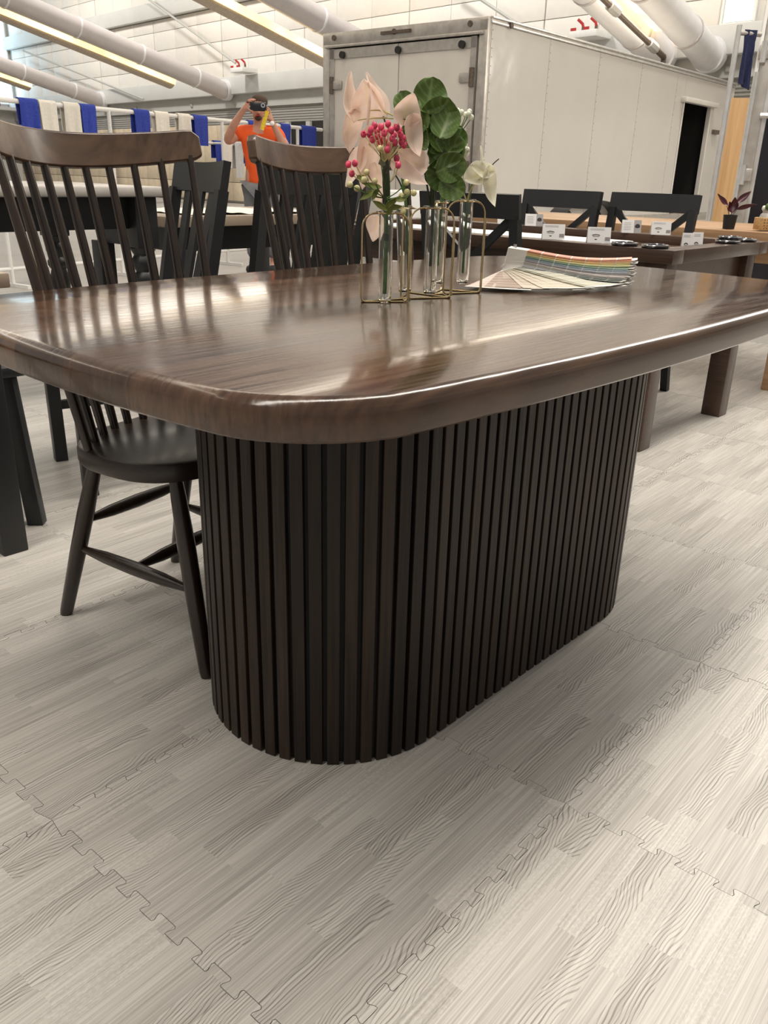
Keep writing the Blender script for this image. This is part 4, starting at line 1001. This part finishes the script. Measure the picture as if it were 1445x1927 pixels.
for x in (1.95, 2.75):
    w = MB().lathe([(.12, -.10), (.30, -.10), (.335, -.06), (.335, .06), (.30, .10), (.12, .10)], seg=28).build('wheel', 'rubber', tr, (x, .10, .335), (PI / 2, 0, 0))
    MB().lathe([(.02, -.06), (.18, -.06), (.19, .10), (.17, .11), (.05, .07)], seg=20).build('rim', 'alu_bright', w)
MB().sheet(lambda u, v: (2.35 + .86 * math.cos(PI * (1 - u)), -.22 + v * .24, .40 + .34 * math.sin(PI * u) ** .6), 20, 2, .01).build('fender', 'black_gloss', tr)

# ================================================================ black trailer door and bits at the right
t = thing('trailer_door', 'open black trailer door with metal edge post and latch', 'door', (5.62, 1.75, -.012), math.radians(-70))
MB().box((.95, .0, 1.45), (1.70, .05, 2.5)).build('door_panel', 'black_gloss', t)
MB().box((.095, -.02, 1.45), (.08, .11, 2.5), bev=.01).build('edge_post', 'alu', t)
MB().box((.040, -.055, 1.45), (.03, .04, 2.5), bev=.008).build('edge_trim', 'pipe_white', t)
MB().box((.150, -.045, 1.45), (.035, .04, 2.5), bev=.006).build('edge_trim', 'alu_bright', t)
for z in (1.05, 1.88):
    MB().tube([(.07, -.09, z - .07), (.07, -.09, z + .07)], .022, 10).build('hinge', 'alu_bright', t)
    MB().box((.085, -.085, z), (.10, .02, .09), bev=.006).build('hinge_plate', 'alu', t)
MB().tube([(.12, -.09, 1.46), (.60, -.09, 1.46)], .020, 10).build('latch_bar', 'alu_bright', t)
MB().box((.33, -.095, 1.50), (.07, .03, .22), bev=.015).build('latch_plate', 'alu_bright', t)
MB().tube([(.045, -.09, .85), (.045, -.09, 1.75)], .016, 8).build('lock_rod', 'alu_bright', t)
t = thing('pipe_stand', 'slim metal pole with short arm beside the trailer door', 'pole', (5.035, 1.645, -.012))
MB().tube([(0, 0, .012), (0, 0, 1.985)], .018, 12).build('pole', 'alu_bright', t)
MB().tube([(0, 0, 1.94), (.16, -.09, 1.94)], .016, 10).build('arm', 'alu', t)
MB().lathe([(.16, .0), (.16, .012), (.03, .016), (.02, .05)], seg=20).build('foot', 'alu', t)
def hang(fn_w, drop, th): return lambda u, v: ((u - .5) * fn_w, (.012 + .012 * math.sin(u * 11 + v * 3)) * math.sin(v * PI * .5 + .3), -drop * v)
b = MB().sheet(lambda u, v: (.03 + .07 * u + .010 * math.sin(9 * u + 4 * v), -.015 - .045 * u - .012 * math.sin(9 * u) - .012 * v, 1.945 - v * (.31 + .04 * u) + (0.016 if v == 0 else 0)), 10, 10, .012)
tag(b.build('navy_cloth', 'cloth_navy', None, (5.045, 1.632, -.012)), 'navy cloth hanging from the arm of the metal pole', 'cloth')
t = thing('plywood_panel', 'upright plywood panel between trailer doorway and metal pole', 'panel', (7.79, 2.59, -.012), math.radians(-47))
MB().box((0, 0, .92), (.40, .03, 1.70)).build('board', 'plywood', t)
for x in (-.205, .205): MB().box((x, -.005, .90), (.03, .05, 1.76)).build('edge_strip', 'alu', t)
MB().box((0, -.005, .25), (.40, .036, .46)).build('kick_plate', 'shutter_grey', t)
t = thing('tool_cart', 'low white cabinet with red knob behind the black chairs', 'cabinet', (4.55, 4.1, -.012), -.8)
MB().box((0, 0, .46), (.55, .45, .80), bev=.03).build('cabinet_body', 'white_paint', t)
MB().tube([(.1, -.235, .70), (.1, -.25, .70)], .035, 14).build('knob', 'red_paint', t)
MB().box((-.05, -.228, .35), (.36, .012, .36), bev=.005).build('cabinet_door', 'panel_white', t)
for x in (-.2, .2):
    for y in (-.15, .15): MB().tube([(x, y - .015, .035), (x, y + .015, .035)], .035, 12).build('castor', 'rubber', t)

# ================================================================ towel rack with towels
RA, RB_ = Vector((1.75, 6.33, 0)), Vector((6.30, 7.18, 0)); RD = (RB_ - RA).normalized(); RN = Vector((RD.y, -RD.x, 0)); RAZ = math.atan2(RD.y, RD.x)
rk = thing('towel_rack', 'long white pipe rack hung with blue and white towels', 'rack', (RA.x, RA.y, -.012), RAZ)
RLN = (RB_ - RA).length
for y, z, r in ((0, 1.47, .020), (.14, 1.25, .014), (0, .15, .016)): MB().tube([(-.3, y, z), (RLN, y, z)], r, 10).build('rail', 'pipe_white', rk)
for x in (.15, 1.36, 2.86, 4.15): MB().tube([(x, 0, 1.25), (x, .14, 1.25)], .010, 8).build('bracket', 'pipe_white', rk)
for x in (.15, 1.36, 2.86, 4.15): MB().tube([(x, 0, .0), (x, 0, 1.475)], .018, 10).build('post', 'pipe_white', rk)
for x in (.15, 1.36, 2.86, 4.15): MB().beam((x, -.22, .015), (x, .22, .015), .03, .03).build('foot', 'pipe_white', rk)
NAM = {'towel_blue': 'blue', 'towel_white': 'white', 'towel_grey': 'grey'}
def towel(px0, z, wid, drop, mat, lab, seed, back_=0.0):
    rr = random.Random(seed); ph = rr.uniform(0, 6); am = rr.uniform(.004, .014); back = drop * rr.uniform(.7, .95); q0 = RA + RD * px0 - RN * back_ + Vector((0, 0, -.012)); wid *= .92
    tot = drop + back + .08; R_ = .026
    def fn(u, v):
        s = v * tot; x = (u - .5) * wid * (1 - .06 * abs(v - .5)); fold = am * math.sin(u * 9 + ph) + .5 * am * math.sin(u * 19 + ph * 2)
        if s < drop: k = (drop - s) / drop; return (x, -R_ - fold * k - .004, -(drop - s))
        if s < drop + .08: a = PI * (s - drop) / .08; return (x, -R_ * math.cos(a) - .004 * math.cos(a), R_ * math.sin(a))
        k = (s - drop - .08); return (x, R_ + .004 + fold * min(1, k / drop), -k)
    o = MB().sheet(fn, 14, 30, .007).build('towel', mat, None, (q0.x, q0.y, q0.z + z), (0, 0, RAZ)); return tag(o, lab, 'towel', 'towels on the white pipe rack')
tw = [(.505, 'towel_blue', .19, .22, 'deep blue towel hung next to the first cream towel'), (.69, 'towel_white', .185, .27, 'cream towel touching the first deep blue towel'), (.935, 'towel_white', .18, .28, 'cream towel touching the second deep blue towel'), (1.11, 'towel_blue', .175, .26, 'deep blue towel hung beside the first rack post'),
      (1.735, 'towel_blue', .20, .23, 'deep blue creased towel with a centre fold'), (1.99, 'towel_white', .19, .22, 'cream towel right after the creased blue towel'), (2.29, 'towel_white', .18, .18, 'cream short towel before the middle post'), (2.52, 'towel_blue', .21, .26, 'deep blue towel beside the middle post'),
      (3.36, 'towel_blue', .22, .20, 'deep blue towel behind the shoulder of the man'), (3.90, 'towel_blue', .18, .24, 'deep blue towel beside the elbow of the man'), (4.34, 'towel_blue', .30, .27, 'deep blue towel bunched up beside the trailer')]
for i, (x, m, w, dp, lb) in enumerate(tw): towel(x, 1.472, w, dp, m, lb, i)
tl = [(.80, 'towel_blue', .16, .10, 'small navy cloth on the lower rail under cream towels'), (1.12, 'towel_grey', .15, .12, 'grey cloth on the lower rail by the first post'), (1.50, 'towel_blue', .16, .08, 'small navy cloth on the lower rail past the first post'), (2.92, 'towel_blue', .13, .20, 'blue cloth on the lower rail at the middle post'), (3.06, 'towel_white', .15, .24, 'white cloth on the lower rail beside the man'), (3.24, 'towel_grey', .15, .34, 'long grey cloth on the lower rail beside the man'), (3.38, 'towel_blue', .10, .22, 'blue cloth on the lower rail against the orange shirt')]
for i, (x, m, w, dp, lb) in enumerate(tl): towel(x, 1.25, w, dp, m, lb, 40 + i, .14)

# ================================================================ person taking a photograph
per_ = thing('person', 'man in an orange shirt holding a phone up before his face', 'person', (4.40, 6.03, -.012), math.radians(-47.4)); per_.scale = (.965, .965, .965)
def skin(name, nodes, links, mat, parent, sub=2, root=0, loc=None):
    me = bpy.data.meshes.new(name); me.from_pydata([n[0] for n in nodes], links, []); me.materials.append(MATS[mat])
    o = link(name, me, parent, loc)
    sk = o.modifiers.new('skin', 'SKIN'); sk.use_smooth_shade = True
    lay = me.skin_vertices[0].data
    for i, n in enumerate(nodes):
        r = n[1]; lay[i].radius = r if isinstance(r, tuple) else (r, r)
        lay[i].use_root = (i == root)
    sb = o.modifiers.new('sub', 'SUBSURF'); sb.levels = sub; sb.render_levels = sub
    return o
N = []; E = []
def nd(p, r, link_to=None):
    N.append((p, r)); i = len(N) - 1
    if link_to is not None: E.append((link_to, i))
    return i
pel = nd((0, 0, .95), (.15, .11)); wst = nd((0, 0, 1.12), (.145, .10), pel); chs = nd((0, .0, 1.30), (.16, .11), wst); nb = nd((0, .0, 1.425), (.075, .06), chs)
nk = nd((.0, -.01, 1.49), (.052, .052), nb); hd = nd((.005, -.03, 1.56), (.070, .078), nk); hd2 = nd((.005, -.03, 1.635), (.078, .090), hd); hd3 = nd((.005, -.02, 1.695), (.060, .070), hd2)
nose = nd((.005, -.135, 1.575), .012, hd)
shR = nd((-.18, .0, 1.385), (.062, .06), chs); elR = nd((-.325, -.10, 1.285), (.048, .05), shR); fR = nd((-.235, -.20, 1.43), (.042, .044), elR); wrR = nd((-.115, -.27, 1.575), (.028, .026), fR); pmR = nd((-.082, -.285, 1.612), (.034, .020), wrR)
shL = nd((.18, .0, 1.385), (.062, .06), chs); elL = nd((.315, -.10, 1.185), (.048, .05), shL); fL = nd((.235, -.20, 1.33), (.040, .042), elL); wrL = nd((.165, -.25, 1.470), (.028, .026), fL); pmL = nd((.145, -.268, 1.520), (.034, .022), wrL)
def fingers(pm, base, dirs):
    for a, b, c in dirs:
        i = nd(a, .0095, pm); j = nd(b, .0085, i); nd(c, .0075, j)
fingers(pmR, None, [((-.060, -.285, 1.660), (-.020, -.275, 1.672), (.010, -.262, 1.664)), ((-.055, -.300, 1.652), (-.022, -.298, 1.662), (.0, -.290, 1.658)), ((-.052, -.270, 1.642), (-.030, -.250, 1.645), (-.015, -.245, 1.632)), ((-.060, -.262, 1.622), (-.040, -.245, 1.620), (-.025, -.242, 1.610)), ((-.060, -.292, 1.580), (-.035, -.298, 1.565), (-.012, -.292, 1.562))])
fingers(pmL, None, [((.150, -.275, 1.562), (.140, -.285, 1.590), (.120, -.288, 1.605)), ((.130, -.300, 1.545), (.105, -.312, 1.550), (.085, -.306, 1.545)), ((.128, -.302, 1.525), (.102, -.314, 1.525), (.084, -.306, 1.520)), ((.130, -.298, 1.505), (.108, -.308, 1.502), (.092, -.302, 1.498)), ((.125, -.255, 1.500), (.100, -.262, 1.500), (.085, -.270, 1.505))])
for sx in (-1, 1):
    hp = nd((sx * .095, 0, .88), (.085, .09), pel); kn = nd((sx * .105, -.01, .48), (.056, .058), hp); an_ = nd((sx * .11, .02, .09), (.036, .040), kn); nd((sx * .115, -.12, .04), (.042, .028), an_)
skin('body', N, E, 'skin', per_, 2, 0)
SN = [((0, 0, .80), (.165, .125)), ((0, 0, 1.12), (.165, .122)), ((0, 0, 1.30), (.178, .128)), ((0, 0, 1.425), (.085, .075)), ((-.185, 0, 1.385), (.078, .074)), ((-.265, -.055, 1.335), (.074, .072)), ((.185, 0, 1.385), (.078, .074)), ((.255, -.055, 1.285), (.074, .072))]
skin('shirt', SN, [(0, 1), (1, 2), (2, 3), (2, 4), (4, 5), (2, 6), (6, 7)], 'shirt_orange', per_, 2)
TN = [((0, 0, .93), (.17, .13))]; TE = []
for sx in (-1, 1):
    TN += [((sx * .098, 0, .84), (.102, .105)), ((sx * .105, -.01, .48), (.078, .080)), ((sx * .11, .01, .14), (.062, .068))]; k = len(TN) - 3; TE += [(0, k), (k, k + 1), (k + 1, k + 2)]
skin('trousers', TN, TE, 'trouser_grey', per_, 1)
for sx in (-1, 1): MB().box((sx * .115, -.055, .045), (.10, .28, .085), bev=.035).build('shoe', 'rubber', per_)
hr = MB().ball((.005, -.005, 1.672), .088, 18, 10, (.98, 1.08, .72)); hr.build('hair', 'hair_brown', per_)
MB().ball((.005, -.090, 1.515), .034, 12, 8, (1.1, .8, .8)).build('beard', 'hair_brown', per_)
for sx in (-1, 1): MB().ball((.005 + sx * .083, -.015, 1.585), .026, 10, 6, (.4, .7, 1.2)).build('ear', 'skin', per_)
for sx in (-1, 1): MB().ball((.005 + sx * .032, -.112, 1.605), .012, 8, 6).build('eye', 'white_paint', per_)
MB().box((.005, -.118, 1.535), (.046, .012, .010), bev=.004).build('mouth', 'red_paint', per_)
RM = Matrix.Rotation(math.radians(-47.4), 4, 'Z')
def pw(v): return Matrix.Translation((4.40, 6.03, -.012)) @ RM @ (Vector(v) * .965)
t = thing('phone', 'black phone held sideways in both hands by the man', 'phone', pw((.035, -.285, 1.605)), math.radians(-47.4))
MB().box((0, 0, 0), (.155, .012, .078), bev=.005).build('phone_body', 'black_gloss', t)
MB().tube([(.048, -.006, .012), (.048, -.010, .012)], .021, 18).build('camera_ring', 'chrome', t)
MB().tube([(.048, -.010, .012), (.048, -.012, .012)], .010, 14).build('lens', 'black_gloss', t)
t = thing('yellow_tube', 'yellow printed cardboard tube in the hand of the man', 'tube', pw((.105, -.300, 1.49)), math.radians(-47.4))
MB().tube([(.020, 0, .075), (-.035, 0, -.085)], .020, 16).build('tube_body', 'yellow_can', t)
MB().tube([(-.035, 0, -.085), (-.036, 0, -.088)], .019, 16).build('end_cap', 'alu_bright', t)
MB().ball((.062, 0, -.03), .022, 12, 8).build('white_knob', 'white_paint', t)
